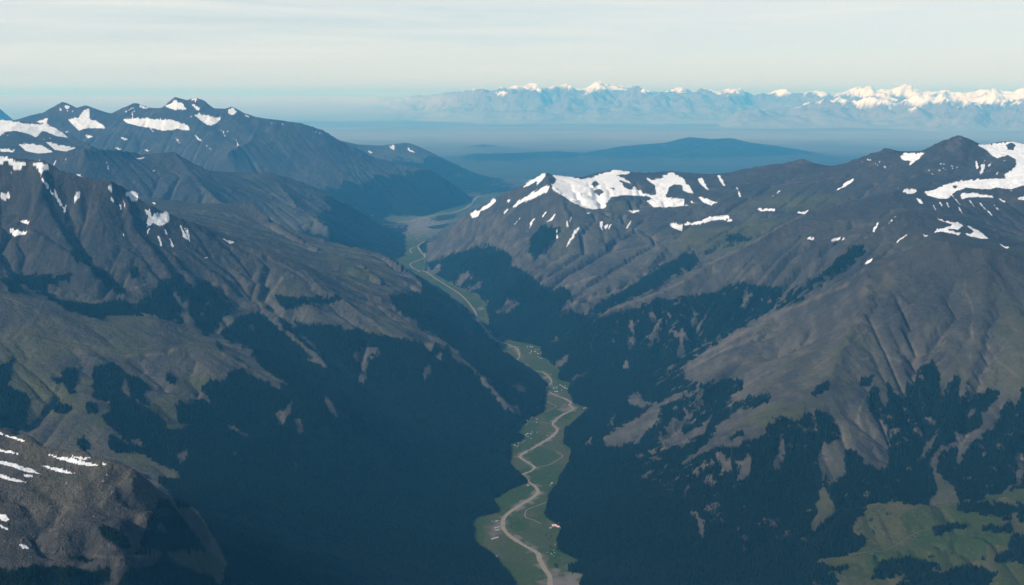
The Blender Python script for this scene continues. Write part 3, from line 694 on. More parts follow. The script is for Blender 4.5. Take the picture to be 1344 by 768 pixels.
def valley_material(name='valley_meadow', k=(1.0, 1.0, 1.0)):
    g = NT(name)
    T = lambda *c: tuple(a * b for a, b in zip(c, k))
    big = g.noise(0.004, 4); fine = g.noise(0.03, 4, 0.6)
    vor = g.n('ShaderNodeTexVoronoi', feature='F1'); vor.inputs['Scale'].default_value = 0.006
    mp = g.n('ShaderNodeMapping'); mp.inputs['Scale'].default_value = (1.0, 0.6, 1.0); mp.inputs['Rotation'].default_value = (0, 0, 0.5)
    g.link(g.pos, mp.inputs['Vector']); g.link(mp.outputs[0], vor.inputs['Vector'])
    c = g.mix(g.ramp(big, 0.35, 0.65), T(0.034, 0.054, 0.014), T(0.054, 0.060, 0.021))
    sep = g.n('ShaderNodeSeparateColor'); g.link(vor.outputs['Color'], sep.inputs[0])
    c = g.mix(g.ramp(sep.outputs[0], 0.0, 1.0, 0, 0.7), c, T(0.028, 0.052, 0.014))
    c = g.mix(g.ramp(sep.outputs[1], 0.62, 0.80, 0, 0.55), c, T(0.072, 0.066, 0.034))
    c = g.mix(g.ramp(fine, 0.56, 0.74, 0, 0.8), c, T(0.088, 0.080, 0.050))
    c = g.mix(g.ramp(g.noise(0.055, 2), 0.62, 0.70, 0, 0.8), c, T(0.016, 0.026, 0.012))
    c = g.mix(g.ramp(g.noise(0.07, 2, stretch=(1.0, 0.5, 1.0)), 0.66, 0.72, 0, 0.7), c, T(0.14, 0.13, 0.10))
    c = g.mix(g.attr('gravel'), c, (0.165, 0.135, 0.118))
    c = g.mix(g.attr('forest'), c, (0.016, 0.022, 0.012))
    g.link(c, g.b.inputs['Base Color'])
    g.link(g.bump(fine, 2.0, 0.4), g.b.inputs['Normal'])
    return g.m

def simple_material(name, a, b, scale, rough=0.9, tint=False):
    g = NT(name)
    f = g.attr('tint') if tint else g.ramp(g.noise(scale, 4), 0.35, 0.65)
    g.link(g.mix(f, a, b), g.b.inputs['Base Color']); g.b.inputs['Roughness'].default_value = rough
    return g.m

M_GROUND = ground_material()
M_VALLEY = valley_material()
M_TERRACE = valley_material('terrace_pasture', (0.95, 0.85, 0.85))
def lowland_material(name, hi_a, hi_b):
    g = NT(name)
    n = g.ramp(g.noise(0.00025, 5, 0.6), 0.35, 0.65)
    low = g.mix(n, (0.24, 0.20, 0.13), (0.19, 0.17, 0.115))  # pale ground tone, brightened to stand in for distant haze
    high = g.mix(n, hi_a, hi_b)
    c = g.mix(g.attr('upland_haze'), low, high)
    c = g.mix(g.attr('snow'), c, (0.9, 0.9, 0.9))  # on the far western range this mask also holds painted haze
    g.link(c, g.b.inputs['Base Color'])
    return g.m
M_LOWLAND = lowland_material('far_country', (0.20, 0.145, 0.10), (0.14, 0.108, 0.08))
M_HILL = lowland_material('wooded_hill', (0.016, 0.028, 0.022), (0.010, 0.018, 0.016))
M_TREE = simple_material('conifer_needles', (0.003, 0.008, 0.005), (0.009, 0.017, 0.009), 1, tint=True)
M_BARK = simple_material('bark', (0.05, 0.04, 0.03), (0.08, 0.06, 0.045), 0.5)
M_RIVER = simple_material('river_gravel', (0.19, 0.16, 0.12), (0.25, 0.215, 0.165), 0.05)
M_TRACK = simple_material('dusty_track', (0.16, 0.14, 0.11), (0.20, 0.175, 0.14), 0.05)
M_FAINT = simple_material('grassy_track', (0.10, 0.092, 0.060), (0.13, 0.115, 0.08), 0.05)
M_ROCK = simple_material('boulder_rock', (0.025, 0.024, 0.025), (0.17, 0.155, 0.145), 1, tint=True)

# ---------------------------------------------------------------- terrain: one sheet, cut into mountains along the side valleys
MZ[floor_m] = 0.0
nrm = np.stack([-dzx, -dzy, np.ones_like(dzx)], -1); nrm /= np.linalg.norm(nrm, axis=-1, keepdims=True)
names = list(ridge3)
cs = 200.0
rx = np.arange(X0, X1 + 1, cs); ry = np.arange(Y0, Y1 + 1, cs)
RX, RY = np.meshgrid(rx, ry)
best = np.full(RX.shape, 1e18); reg = np.zeros(RX.shape, np.int32)
for i, k in enumerate(names):
    for P in ridge3[k]:
        for p in P[::8]:
            d = (RX - p[0]) ** 2 + (RY - p[1]) ** 2
            m = d < best
            best[m] = d[m]; reg[m] = i
jx = MX + 90 * n1; jy = MY + 90 * n2
REG = reg[np.clip(np.round((jy - Y0) / cs).astype(int), 0, len(ry) - 1), np.clip(np.round((jx - X0) / cs).astype(int), 0, len(rx) - 1)]
terrace_map = raster([([CLEAR[-2]], 1.0)])
terrace = (look_up(terrace_map, U, V) > 0.5) & surveyed & (MY < 6000)
REG = np.where(terrace, len(names), REG)
REG = np.where(floor_m, len(names) + 1, REG)

def z2(t): return [(580 + x / 4.317, 590 + y / 4.317) for x, y in t]
def z1(t): return [(580 + x / 4.267, 420 + y / 4.267) for x, y in t]
def z3(t): return [(500 + x / 5.12, 240 + y / 5.12) for x, y in t]
def z8(t): return [(896 + x / 3.0, 512 + y / 3.0) for x, y in t]
river = z1([(268, 84), (282, 100), (330, 124), (380, 140), (420, 160), (430, 182), (434, 205), (416, 232), (445, 246), (462, 262), (500, 285), (560, 291), (600, 320), (614, 350), (585, 378), (600, 402), (645, 425), (690, 442), (722, 462), (712, 478), (736, 496), (715, 511), (660, 541), (627, 568), (622, 588), (645, 610), (640, 632), (600, 664), (540, 700), (490, 732)]) + \
        z2([(497, 2), (442, 42), (490, 76), (524, 101), (500, 125), (455, 146), (484, 170), (494, 188), (530, 214), (546, 240), (522, 266), (460, 306), (400, 346), (357, 382), (346, 412), (352, 450), (386, 490), (440, 526), (492, 556), (546, 592), (552, 630), (582, 682), (610, 722), (613, 775), (616, 830)])
SCREEM = np.clip(SCREEM + 0.32 * (REG == names.index('foreground')) * np.clip(0.8 + n1 + 0.6 * n2, 0, 1.4), 0, 1)
gravel = np.zeros_like(MX)
grav_pts = [(555, 296, 620), (700, 441, 70), (745, 537, 60), (655, 693, 55), (735, 765, 90), (752, 760, 80), (712, 515, 80), (625, 418, 60), (632, 405, 60), (690, 480, 30), (640, 435, 60)]
for u, v, r in grav_pts:
    p = sight(u, v, z=0.0)
    gravel = np.maximum(gravel, np.clip(1.25 - np.hypot(MX - p[0], (MY - p[1]) * (0.55 if r < 300 else 0.35)) / r + 0.8 * n2, 0, 1) * 0.8)
rp = np.array([sight(u, v, z=0.0)[:2] for u, v in river])
dr = np.full(MX.shape, 1e9)
near_floor = floor_m & (MY < 11500)
fx_, fy2 = MX[near_floor], MY[near_floor]; dd = np.full(fx_.shape, 1e9)
for (x0, y0), (x1, y1) in zip(rp[:-1], rp[1:]):
    t = np.clip(((fx_ - x0) * (x1 - x0) + (fy2 - y0) * (y1 - y0)) / ((x1 - x0) ** 2 + (y1 - y0) ** 2), 0, 1)
    dd = np.minimum(dd, np.hypot(fx_ - x0 - t * (x1 - x0), fy2 - y0 - t * (y1 - y0)))
dr[near_floor] = dd
gravel = np.maximum(gravel, 0.85 * np.clip(1.1 - dr / 42 + 1.1 * n2 + 0.5 * n1 - 0.35, 0, 1))
groves_far = inside_poly(U, V, [(564, 289), (575, 283), (600, 281), (596, 287), (575, 290)]) | inside_poly(U, V, [(558, 298), (590, 293), (588, 299), (570, 301)])
FORESTM[floor_m & groves_far & (MY > 18000)] = 1.0

KIND_NAME = {
 'foreground': ('boulder_ridge', 'bare grey boulder ridge with thin parallel snow streaks nearest the viewer'),
 'near_left': ('meadow_mountain', 'rounded mountain with a flat brown top and green clearings among dark forest'),
 'left_main': ('gullied_mountain', 'big grey brown mountain with white snow gullies below a pointed snowy top'),
 'left_middle': ('forested_spur', 'long brown shouldered spur whose dark forested end narrows the valley'),
 'left_blue': ('wooded_hills', 'low dark blue wooded hills between the gullied mountain and the snowy massif'),
 'left_snowy': ('snowy_massif', 'broad blue massif with a row of snow spotted peaks on the skyline'),
 'left_far': ('distant_hills', 'hazy blue hill with few snow spots closing the valley behind the massif'),
 'centre_snowy': ('snowfield_mountain', 'mountain with a wide white snowfield on its top beside the valley'),
 'right_back': ('cirque_mountain', 'dark jagged ridge with a pointed peak behind the snowfield plateau'),
 'right_middle': ('shoulder_mountain', 'grey mountain shoulder with snow cornice and curled snow patch'),
 'right_main': ('domed_mountain', 'large bare brown dome with dark forest fingers above the terrace meadow'),
}
i_all = np.arange(NR * NS, dtype=np.int64).reshape(NR, NS)
quads = np.stack([i_all[:-1, :-1], i_all[:-1, 1:], i_all[1:, 1:], i_all[1:, :-1]], -1).reshape(-1, 4)
freg = REG[:-1, :-1].reshape(-1)
ALLCO = np.stack([MX, MY, MZ], -1).reshape(-1, 3)
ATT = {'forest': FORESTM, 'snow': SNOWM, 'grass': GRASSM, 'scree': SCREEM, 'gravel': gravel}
def cut(r, name, mats, label, keys):
    q = quads[freg == r]
    if not len(q): return None
    used = np.unique(q)
    remap = np.full(NR * NS, -1, np.int64); remap[used] = np.arange(len(used))
    o = raw_mesh(name, ALLCO[used], remap[q], 4, mats, {k: ATT[k].reshape(-1)[used] for k in keys}, True, nrm.reshape(-1, 3)[used])
    return tag(o, 'structure', label)
for i, k in enumerate(names):
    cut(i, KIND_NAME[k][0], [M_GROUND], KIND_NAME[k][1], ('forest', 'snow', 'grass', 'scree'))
cut(len(names), 'terrace_meadow', [M_TERRACE], 'olive green terrace meadow with dark groves below the domed mountain', ('forest', 'gravel'))
cut(len(names) + 1, 'valley_floor', [M_VALLEY], 'winding green valley floor meadow between the forested slopes', ('forest', 'gravel'))

# coarser country on either side of the fan, and under the viewpoint
OX, OY = np.meshgrid(np.arange(-19000, 19001, 110.0), np.arange(-8000, 31500, 110.0))
OZ = height(OX, np.clip(OY, 2450, None)).astype(float)
w_back = np.clip((2450 - OY) / 3000, 0, 1)
OZ = OZ * (1 - w_back) + w_back * (500 + 0.03 * np.abs(OX)) + 14 * fbm(OX, OY, 420, 4, 71)
OZ[np.abs(OX) < 0.6 * OY - 60] -= 30
o_n1 = fbm(OX, OY, 420, 4, 71); o_n3 = fbm(OX, OY, 1500, 3, 73)
oi = np.arange(OX.size).reshape(OX.shape)
oq = np.stack([oi[:-1, :-1], oi[:-1, 1:], oi[1:, 1:], oi[1:, :-1]], -1)
o_keep = ~((np.abs(OX[:-1, :-1]) < 0.6 * OY[:-1, :-1] - 300) & (OY[:-1, :-1] > 2800))
oq = oq[o_keep].reshape(-1, 4); used = np.unique(oq); rm = np.full(OX.size, -1); rm[used] = np.arange(len(used))
o_for = np.clip((620 + 140 * o_n3 + 90 * o_n1 - OZ) / 60 + 0.5, 0, 1); o_sn = np.clip((OZ - 1800 - 260 * o_n1) / 60, 0, 1)
o = raw_mesh('terrain', np.stack([OX, OY, OZ], -1).reshape(-1, 3)[used], rm[oq], 4, [M_GROUND],
             {'forest': o_for.ravel()[used], 'snow': o_sn.ravel()[used], 'grass': np.clip(0.4 + o_n1, 0, 1).ravel()[used], 'scree': np.clip(0.2 + 0.5 * o_n1, 0, 1).ravel()[used]})
tag(o, 'structure', 'outlying mountain country beyond the edges of the view')

def ground_z(x, y):
    """Height of the terrain sheet at plan points."""
    x = np.asarray(x, float); y = np.asarray(y, float)
    r = np.log(y / yv[0]) / np.log(yv[-1] / yv[0]) * (NR - 1)
    c = (x / y + S_MAX) / (2 * S_MAX) * (NS - 1)
    i = np.clip(r.astype(int), 0, NR - 2); j = np.clip(c.astype(int), 0, NS - 2)
    fr = r - i; fc = c - j
    return ((MZ[i, j] * (1 - fc) + MZ[i, j + 1] * fc) * (1 - fr) + (MZ[i + 1, j] * (1 - fc) + MZ[i + 1, j + 1] * fc) * fr)

# terrain sightings: first ground met along a sight line
def hit(u, v):
    r = (u - 672.0) / FOC; up = -(v - 384.0) / FOC
    s = r / (CP + SP * up)
    t = np.geomspace(2650, 31000, 6000)
    z = ground_z(s * t, t)
    ray = CAM_H + (-SP + CP * up) / (CP + SP * up) * t
    k = np.argmax(z >= ray)
    return (s * t[k], t[k], z[k])

# ---------------------------------------------------------------- conifer forests
def conifers(x, y, z, h, r, seed, n=5):
    g = np.random.default_rng(seed)
    m = len(x)
    a0 = g.uniform(0, 6.28, m)
    ang = a0[:, None] + np.arange(n)[None, :] * (2 * math.pi / n)
    rr = r[:, None] * g.uniform(0.75, 1.2, (m, n))
    co = np.empty((m, n + 1, 3))
    co[:, :n, 0] = x[:, None] + rr * np.cos(ang); co[:, :n, 1] = y[:, None] + rr * np.sin(ang)
    co[:, :n, 2] = z[:, None] + h[:, None] * g.uniform(0.0, 0.16, (m, n)) - 1.0
    co[:, n, 0] = x + g.normal(0, 0.4, m); co[:, n, 1] = y + g.normal(0, 0.4, m); co[:, n, 2] = z + h
    base = (np.arange(m) * (n + 1))[:, None]
    k = np.arange(n)
    tri = np.stack([base + k[None, :], base + (k[None, :] + 1) % n, base + n + 0 * k[None, :]], -1).reshape(-1, 3)
    tint = np.repeat(np.clip(g.normal(0.45, 0.28, m), 0, 1), n + 1)
    return co.reshape(-1, 3), tri, tint

wood = (FORESTM > 0.5) & seen & (U > -30) & (U < PW + 30) & (V < PH + 40) & (MY < 15000)
keep = rng.random(MX.shape) < np.clip(MY / 9500.0, 0.34, 0.95)
edge_keep = (FORESTM <= 0.5) & (HALO > 0.03) & seen & (U > -30) & (U < PW + 30) & (V < PH + 40) & (MY < 11000) & (rng.random(MX.shape) < 0.16 * HALO * np.clip(0.4 + 1.6 * n2, 0, 1.5)) & ~terrace
wood = ((wood & keep) | edge_keep) & (SNOWM < 0.4)
lab = {k: KIND_NAME[k][1] for k in names}
FOREST_LABEL = {
 'foreground': 'dark scrubby conifers on the flanks of the bare boulder ridge',
 'near_left': 'dense dark conifer forest filling the slope below the green clearings',
 'left_main': 'dark conifer forest on the lower slopes of the gullied mountain',
 'left_middle': 'blue green conifer forest on the long spur above the valley narrows',
 'centre_snowy': 'blue conifer forest on the steep foot of the snowfield mountain',
 'right_middle': 'dark conifer forest under the grey mountain shoulder',
 'right_main': 'dark conifer forest with upward fingers on the domed mountain',
 'valley': 'loose fringe of small conifers along the edges of the valley floor',
 'terrace': 'dark conifer groves standing on the terrace meadow',
 'left_blue': 'hazy conifer forest on the low blue hills', 'right_back': 'few dark conifers below the jagged ridge',
}
n_trees = 0
fl_edge = blur(floor_m.astype(float), 40)
floor_wood = floor_m & (fl_edge < 0.97) & seen & (U > 500) & (U < 900) & (V < PH + 40) & (MY < 12000) & (rng.random(MX.shape) < 0.22 * np.clip(1.15 - fl_edge, 0, 1) ** 2 * np.clip(0.35 + 1.8 * n2, 0, 1.6))
for i in range(len(names) + 2):
    k = names[i] if i < len(names) else ('terrace' if i == len(names) else 'valley')
    m = floor_wood if k == 'valley' else wood & (REG == i) & ~floor_m
    if m.sum() < 200: continue
    x = MX[m] + rng.normal(0, 2.5, m.sum()); y = MY[m] + rng.normal(0, 4, m.sum())
    z = MZ[m]
    h = rng.uniform(11, 23, len(x)) * (0.55 if k == 'foreground' else 1.0) * (1 + MY[m] / 40000.0); r = h * rng.uniform(0.17, 0.25, len(x)) * (1 + MY[m] / 20000.0)
    thin = (FORESTM[m] <= 0.5) | (k == 'valley')
    h[thin] *= 0.6; r[thin] *= 0.7
    c, t, ti = conifers(x, y, z, h, r, 100 + i)
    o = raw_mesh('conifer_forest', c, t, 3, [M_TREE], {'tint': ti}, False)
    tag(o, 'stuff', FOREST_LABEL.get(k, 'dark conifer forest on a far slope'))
    n_trees += len(x)
print('trees', n_trees)

# ---------------------------------------------------------------- boulder field on the near ridge
bm_ = (REG == names.index('foreground')) & seen & (U > -20) & (U < 330) & (V < PH + 20) & (FORESTM < 0.3) & (SNOWM < 0.2) & (rng.random(MX.shape) < 0.19 * np.clip(0.7 + n1 + n2, 0.15, 1.6))
x = MX[bm_] + rng.normal(0, 2, bm_.sum()); y = MY[bm_] + rng.normal(0, 4, bm_.sum()); z = MZ[bm_]
s = np.exp(rng.normal(0.45, 0.45, len(x)))
ico = np.array([[0, 0, 1], [1, 0, .1], [.3, .95, 0], [-.8, .6, .1], [-.8, -.6, 0], [.3, -.95, .1]], float)
tri0 = np.array([[0, 1, 2], [0, 2, 3], [0, 3, 4], [0, 4, 5], [0, 5, 1]])
co = ico[None] * (s[:, None, None] * rng.uniform(0.7, 1.25, (len(x), 6, 3)))
a = rng.uniform(0, 6.28, len(x)); ca, sa = np.cos(a)[:, None], np.sin(a)[:, None]
co = np.stack([co[..., 0] * ca - co[..., 1] * sa, co[..., 0] * sa + co[..., 1] * ca, co[..., 2]], -1)
co[:, 1:, 2] -= 1.0
co += np.stack([x, y, z], -1)[:, None, :]
tri = (tri0[None] + (np.arange(len(x)) * 6)[:, None, None]).reshape(-1, 3)
o = raw_mesh('rubble', co.reshape(-1, 3), tri, 3, [M_ROCK], {'tint': np.repeat(rng.random(len(x)), 6)}, False)
tag(o, 'stuff', 'grey boulder rubble strewn over the near ridge')

# ---------------------------------------------------------------- river bed and tracks
def spline(pts, step):
    P = np.array(pts, float); P = np.vstack([2 * P[0] - P[1], P, 2 * P[-1] - P[-2]])
    out = []
    for i in range(1, len(P) - 2):
        n = max(2, int(np.linalg.norm(P[i + 1] - P[i]) / step))
        for t in np.linspace(0, 1, n, endpoint=False):
            out.append(0.5 * ((2 * P[i]) + (-P[i - 1] + P[i + 1]) * t + (2 * P[i - 1] - 5 * P[i] + 4 * P[i + 1] - P[i + 2]) * t * t + (-P[i - 1] + 3 * P[i] - 3 * P[i + 1] + P[i + 2]) * t ** 3))
    out.append(P[-2])
    return np.array(out)

def ribbon(name, sights, width, mat, lift, label, step=14.0, on_floor=True, ragged=0.12):
    pts = [sight(u, v, z=0.0)[:2] if on_floor else hit(u, v)[:2] for u, v in sights]
    c = spline(pts, step)
    t = np.gradient(c, axis=0); t /= np.linalg.norm(t, axis=1, keepdims=True) + 1e-9
    nn = np.stack([-t[:, 1], t[:, 0]], 1)
    wd = width(c[:, 1]) if callable(width) else np.full(len(c), width)
    g = np.random.default_rng(len(c))
    wl = wd * (1 + 1.6 * ragged * np.convolve(g.normal(0, 1, len(c) + 6), np.ones(7) / 2.6, 'valid')) / 2
    wr = wd * (1 + 1.6 * ragged * np.convolve(g.normal(0, 1, len(c) + 6), np.ones(7) / 2.6, 'valid')) / 2
    L = c + nn * wl[:, None]; R = c - nn * wr[:, None]
    co = []
    for Q in (L, c, R):
        co.append(np.column_stack([Q, ground_z(Q[:, 0], Q[:, 1]) + lift]))
    co = np.stack(co, 1)
    if not on_floor:
        co[:, :, 2] = co[:, :, 2].max(1, keepdims=True)
    n = len(c); i = (np.arange(n - 1) * 3)[:, None]
    q = np.concatenate([i + np.array([[0, 1, 4, 3]]), i + np.array([[1, 2, 5, 4]])])
    o = raw_mesh(name, co.reshape(-1, 3), q, 4, [mat])
    return tag(o, 'structure', label)

ribbon('riverbed', river, lambda y: np.clip(24 - (y - 5600) * 0.0028, 13, 24), M_RIVER, 0.8, 'pale brown winding riverbed running down the green valley floor')
up = z1([(268, 84), (240, 46), (212, 16)]) + [(627, 420), (624, 410), (617, 400), (606, 388), (590, 377), (572, 366), (559, 357)] + z3([(240, 585), (195, 548), (250, 522), (296, 498), (272, 468), (250, 430), (268, 408), (300, 392)])
ribbon('stream', up, 24, M_TRACK, 0.8, 'thin pale stream meandering through the narrow upper valley', ragged=0.05)
ribbon('stream', z3([(205, 470), (195, 450), (220, 435), (255, 425)]), 26, M_TRACK, 0.8, 'short pale stream bend beside the upper valley town')
ribbon('gravel_bar', z3([(-60, 262), (60, 268), (170, 262), (240, 250), (330, 225), (420, 210), (520, 190), (600, 150), (650, 95), (760, 88)]), 60, M_TRACK, 0.8, 'pale gravel flats past the town in the far valley')
TRK = [
 (z2([(526, 100), (570, 96), (615, 84), (655, 60), (684, 38), (665, 22), (648, 12)]), 'pale farm track crossing the meadow to the right slope'),
 (z1([(330, 692), (385, 688), (440, 690), (470, 672)]), 'pale track to the hamlet at the left forest edge'),
 (z1([(430, 592), (475, 572), (540, 572), (612, 582)]), 'pale track crossing the valley meadow to the river'),
 (z1([(585, 455), (612, 470), (642, 484), (610, 500), (580, 516)]), 'short bent pale track through the middle meadow'),
 (z1([(595, 400), (640, 422), (690, 446), (730, 470)]), 'pale lane below the middle village'),
 (z1([(470, 590), (560, 470), (575, 420)]), 'pale lane along the left forest edge of the valley'),
 (z2([(340, 400), (300, 410), (280, 405)]), 'short pale track to the long sheds by the river'),
 (z2([(590, 300), (540, 320), (480, 345), (475, 385), (520, 400), (560, 420)]), 'faint pale footpath looping through the lower meadow'),
]
for s_, l_ in TRK:
    ribbon('track', s_, 6.5, M_TRACK, 0.6, l_, ragged=0.05)
for s_, l_ in ((z8([(985, 545), (930, 558), (880, 585), (840, 612), (800, 632), (720, 640), (640, 655)]), 'pale track climbing across the terrace meadow'),
               (z8([(955, 458), (1040, 454), (1095, 452)]), 'short pale track at the head of the terrace meadow')):
    ribbon('track', s_, 3.6, M_FAINT, 1.2, l_, step=25, on_floor=False, ragged=0.05)

# ---------------------------------------------------------------- houses
M_WALLS = [simple_material('plaster_wall', (0.26, 0.25, 0.23), (0.38, 0.36, 0.34), 0.2), simple_material('timber_wall', (0.14, 0.10, 0.07), (0.20, 0.15, 0.11), 0.3)]
M_ROOFS = [simple_material('slate_roof', (0.12, 0.12, 0.13), (0.20, 0.19, 0.19), 0.2), simple_material('tin_roof', (0.30, 0.31, 0.32), (0.42, 0.43, 0.44), 0.2), simple_material('pink_tile_roof', (0.62, 0.36, 0.36), (0.74, 0.48, 0.47), 0.2)]
M_DARK = simple_material('dark_opening', (0.02, 0.02, 0.025), (0.03, 0.03, 0.035), 0.2, 0.3)

def box_mesh(name, boxes, mat):
    v = []; f = []
    for (x0, x1, y0, y1, z0, z1) in boxes:
        b = len(v)
        v += [(x, y, z) for z in (z0, z1) for y in (y0, y1) for x in (x0, x1)]
        f += [tuple(b + k for k in t) for t in ((0, 2, 3, 1), (4, 5, 7, 6), (0, 1, 5, 4), (2, 6, 7, 3), (0, 4, 6, 2), (1, 3, 7, 5))]
    me = bpy.data.meshes.new(name); me.from_pydata(v, [], f); me.update(); me.materials.append(mat)
    return me

def gable_walls(L, W, h, rise, mat):
    a, b = L / 2, W / 2
    v = [(-a, -b, -2), (a, -b, -2), (a, b, -2), (-a, b, -2), (-a, -b, h), (a, -b, h), (a, b, h), (-a, b, h), (-a, 0, h + rise), (a, 0, h + rise)]
    f = [(0, 1, 5, 4), (2, 3, 7, 6), (1, 2, 6, 9, 5), (3, 0, 4, 8, 7), (3, 2, 1, 0)]
    me = bpy.data.meshes.new('house'); me.from_pydata(v, [], f); me.update(); me.materials.append(mat)
    return me

def gable_roof(L, W, h, rise, mat, over=0.6, th=0.35):
    a, b = L / 2 + over, W / 2 + over
    e = h - over * rise / (W / 2)
    v = []
    for dz in (0.02, th):
        v += [(-a, -b, e + dz), (a, -b, e + dz), (a, 0, h + rise + dz), (-a, 0, h + rise + dz), (-a, b, e + dz), (a, b, e + dz)]
    f = [(6, 7, 8, 9), (9, 8, 11, 10), (0, 3, 2, 1), (3, 4, 5, 2), (0, 1, 7, 6), (4, 10, 11, 5), (0, 6, 9, 3), (3, 9, 10, 4), (1, 2, 8, 7), (2, 5, 11, 8)]
    me = bpy.data.meshes.new('roof'); me.from_pydata(v, [], f); me.update(); me.materials.append(mat)
    return me

def make_house(L, W, h, rise, wall, roof, name='house', chimney=True):
    o = bpy.data.objects.new(name, gable_walls(L, W, h, rise, wall)); COL.objects.link(o)
    kids = [('roof', gable_roof(L, W, h, rise, roof)),
            ('door', box_mesh('door', [(-0.6, 0.6, -W / 2 - 0.08, -W / 2 + 0.05, 0, 2.2)], M_DARK)),
            ('window', box_mesh('window', [(-L * 0.34 - 0.7, -L * 0.34 + 0.7, -W / 2 - 0.06, -W / 2 + 0.05, 1.1, 2.4)], M_DARK)),
            ('window', box_mesh('window', [(L * 0.34 - 0.7, L * 0.34 + 0.7, -W / 2 - 0.06, -W / 2 + 0.05, 1.1, 2.4)], M_DARK))]
    for n_, me in kids:
        c = bpy.data.objects.new(n_, me); COL.objects.link(c); c.parent = o
        if n_ == 'roof' and chimney:
            d = bpy.data.objects.new('chimney', box_mesh('chimney', [(L * 0.2 - 0.5, L * 0.2 + 0.5, 0.6, 1.6, h + rise * 0.5, h + rise + 1.2)], wall)); COL.objects.link(d); d.parent = c
    return o

def copy_tree(o, parent=None):
    c = o.copy(); COL.objects.link(c)
    if parent is not None: c.parent = parent
    for ch in list(o.children): copy_tree(ch, c)
    return c

def place(o, x, y, rz, sc=1.0, sink=0.0):
    o.location = (x, y, float(ground_z(x, y)) - sink); o.rotation_euler = (0, 0, rz); o.scale = (sc, sc, sc)

protos = [make_house(14, 9, 4.5, 3.4, M_WALLS[0], M_ROOFS[1]), make_house(17, 10, 5.0, 3.4, M_WALLS[0], M_ROOFS[0]), make_house(13, 9, 4.0, 3.4, M_WALLS[1], M_ROOFS[1])]
first = [True, True, True]
hr = random.Random(5)
def village(cu, cv, du, dv, n, label, group, rz, sc=1.0):
    n = max(3, int(n * 0.6)); sc *= 0.75
    got = []
    for _ in range(n * 12):
        if len(got) == n: break
        u = cu + hr.uniform(-du, du); v = cv + hr.uniform(-dv, dv)
        p = sight(u, v, z=0.0)
        if any(math.dist(p[:2], q) < 24 * sc for q in got): continue
        got.append(p[:2])
        k = hr.choice((0, 0, 1, 1, 2))
        o = protos[k] if first[k] else copy_tree(protos[k])
        first[k] = False
        place(o, p[0], p[1], rz + hr.choice((0, 1.57)) + hr.uniform(-0.25, 0.25), sc * hr.uniform(0.85, 1.25))
        tag(o, 'thing', label, 'house', group)
village(701, 460, 9, 5, 22, 'small pale roofed house in the upper village under the steep forest', 'houses of the upper village', 0.3, 1.15)
village(709, 470, 3, 4, 4, 'small pale house strung out below the upper village', 'houses below the upper village', 0.3, 1.1)
village(735, 510, 9, 5, 22, 'small pale roofed house in the middle village on the far bank', 'houses of the middle village', -0.3, 1.1)
village(716, 514, 3, 8, 9, 'small pale house at the left forest edge across from the middle village', 'houses facing the middle village', 0.1, 1.0)
village(695, 553, 13, 2.5, 10, 'small house in the row where the track meets the left slope', 'houses of the roadside row', 0.2, 0.95)
village(697, 570, 9, 6, 12, 'small house of the scattered farms above the river bend', 'scattered farm houses', 0.5, 0.95)
village(674, 584, 11, 3, 13, 'small house of the hamlet at the left forest edge', 'houses of the forest edge hamlet', 0.1, 0.95)
village(723, 570, 5, 4, 5, 'small house among shrubs on the right river bank', 'houses on the right bank', 0.7, 0.9)
village(724, 637, 3, 3, 4, 'small house at the meadow corner under the right slope', 'houses at the meadow corner', 0.7, 0.8)
village(660, 607, 12, 2, 8, 'small pale house in the clearing inside the left forest', 'houses in the forest clearing', 0.1, 0.9)
village(722, 722, 7, 9, 12, 'tiny hut among shrubs on the lower right meadow', 'huts on the lower meadow', 0.6, 0.6)
village(556, 291, 16, 5, 36, 'hazy pale house of the far valley town', 'houses of the far town', 0.2, 1.7)
village(547, 356, 4, 2, 6, 'hazy pale house where the valley narrows', 'houses at the valley narrows', 0.2, 1.2)
village(770, 537, 5, 2, 5, 'small house on the meadow tip among the right forest', 'houses on the meadow tip', 0.2, 1.0)

# the farm with the pink roofs at the right edge of the valley
def lone(o, u, v, rz, sc, label, cat, off=(0, 0)):
    p = sight(u, v, z=0.0)
    place(o, p[0] + off[0], p[1] + off[1], rz, sc); tag(o, 'thing', label, cat); return o
lone(make_house(24, 15, 7, 5, M_WALLS[0], M_ROOFS[2], 'farmhouse'), 727.3, 691, 0.15, 1.05, 'largest farm building with pale pink roof at the right valley edge', 'farmhouse')
lone(make_house(17, 11, 5, 4, M_WALLS[0], M_ROOFS[2], 'farmhouse'), 732.5, 692, -0.4, 1.0, 'smaller pink roofed building beside the large pink farmhouse', 'farmhouse')
lone(make_house(12, 8, 4, 3, M_WALLS[0], M_ROOFS[1], 'shed', False), 722.5, 693.5, 0.5, 1.0, 'white roofed shed on the meadow side of the pink farmhouse', 'shed')
lone(make_house(10, 7, 3.5, 2.5, M_WALLS[0], M_ROOFS[1], 'shed', False), 733.5, 688, 0.1, 0.9, 'white shed behind the pink farmhouse at the forest edge', 'shed')
lone(make_house(11, 7, 3.5, 2.5, M_WALLS[0], M_ROOFS[0], 'shed', False), 736.5, 693, 0.9, 1.0, 'grey shed inside the forest edge past the pink farmhouse', 'shed')
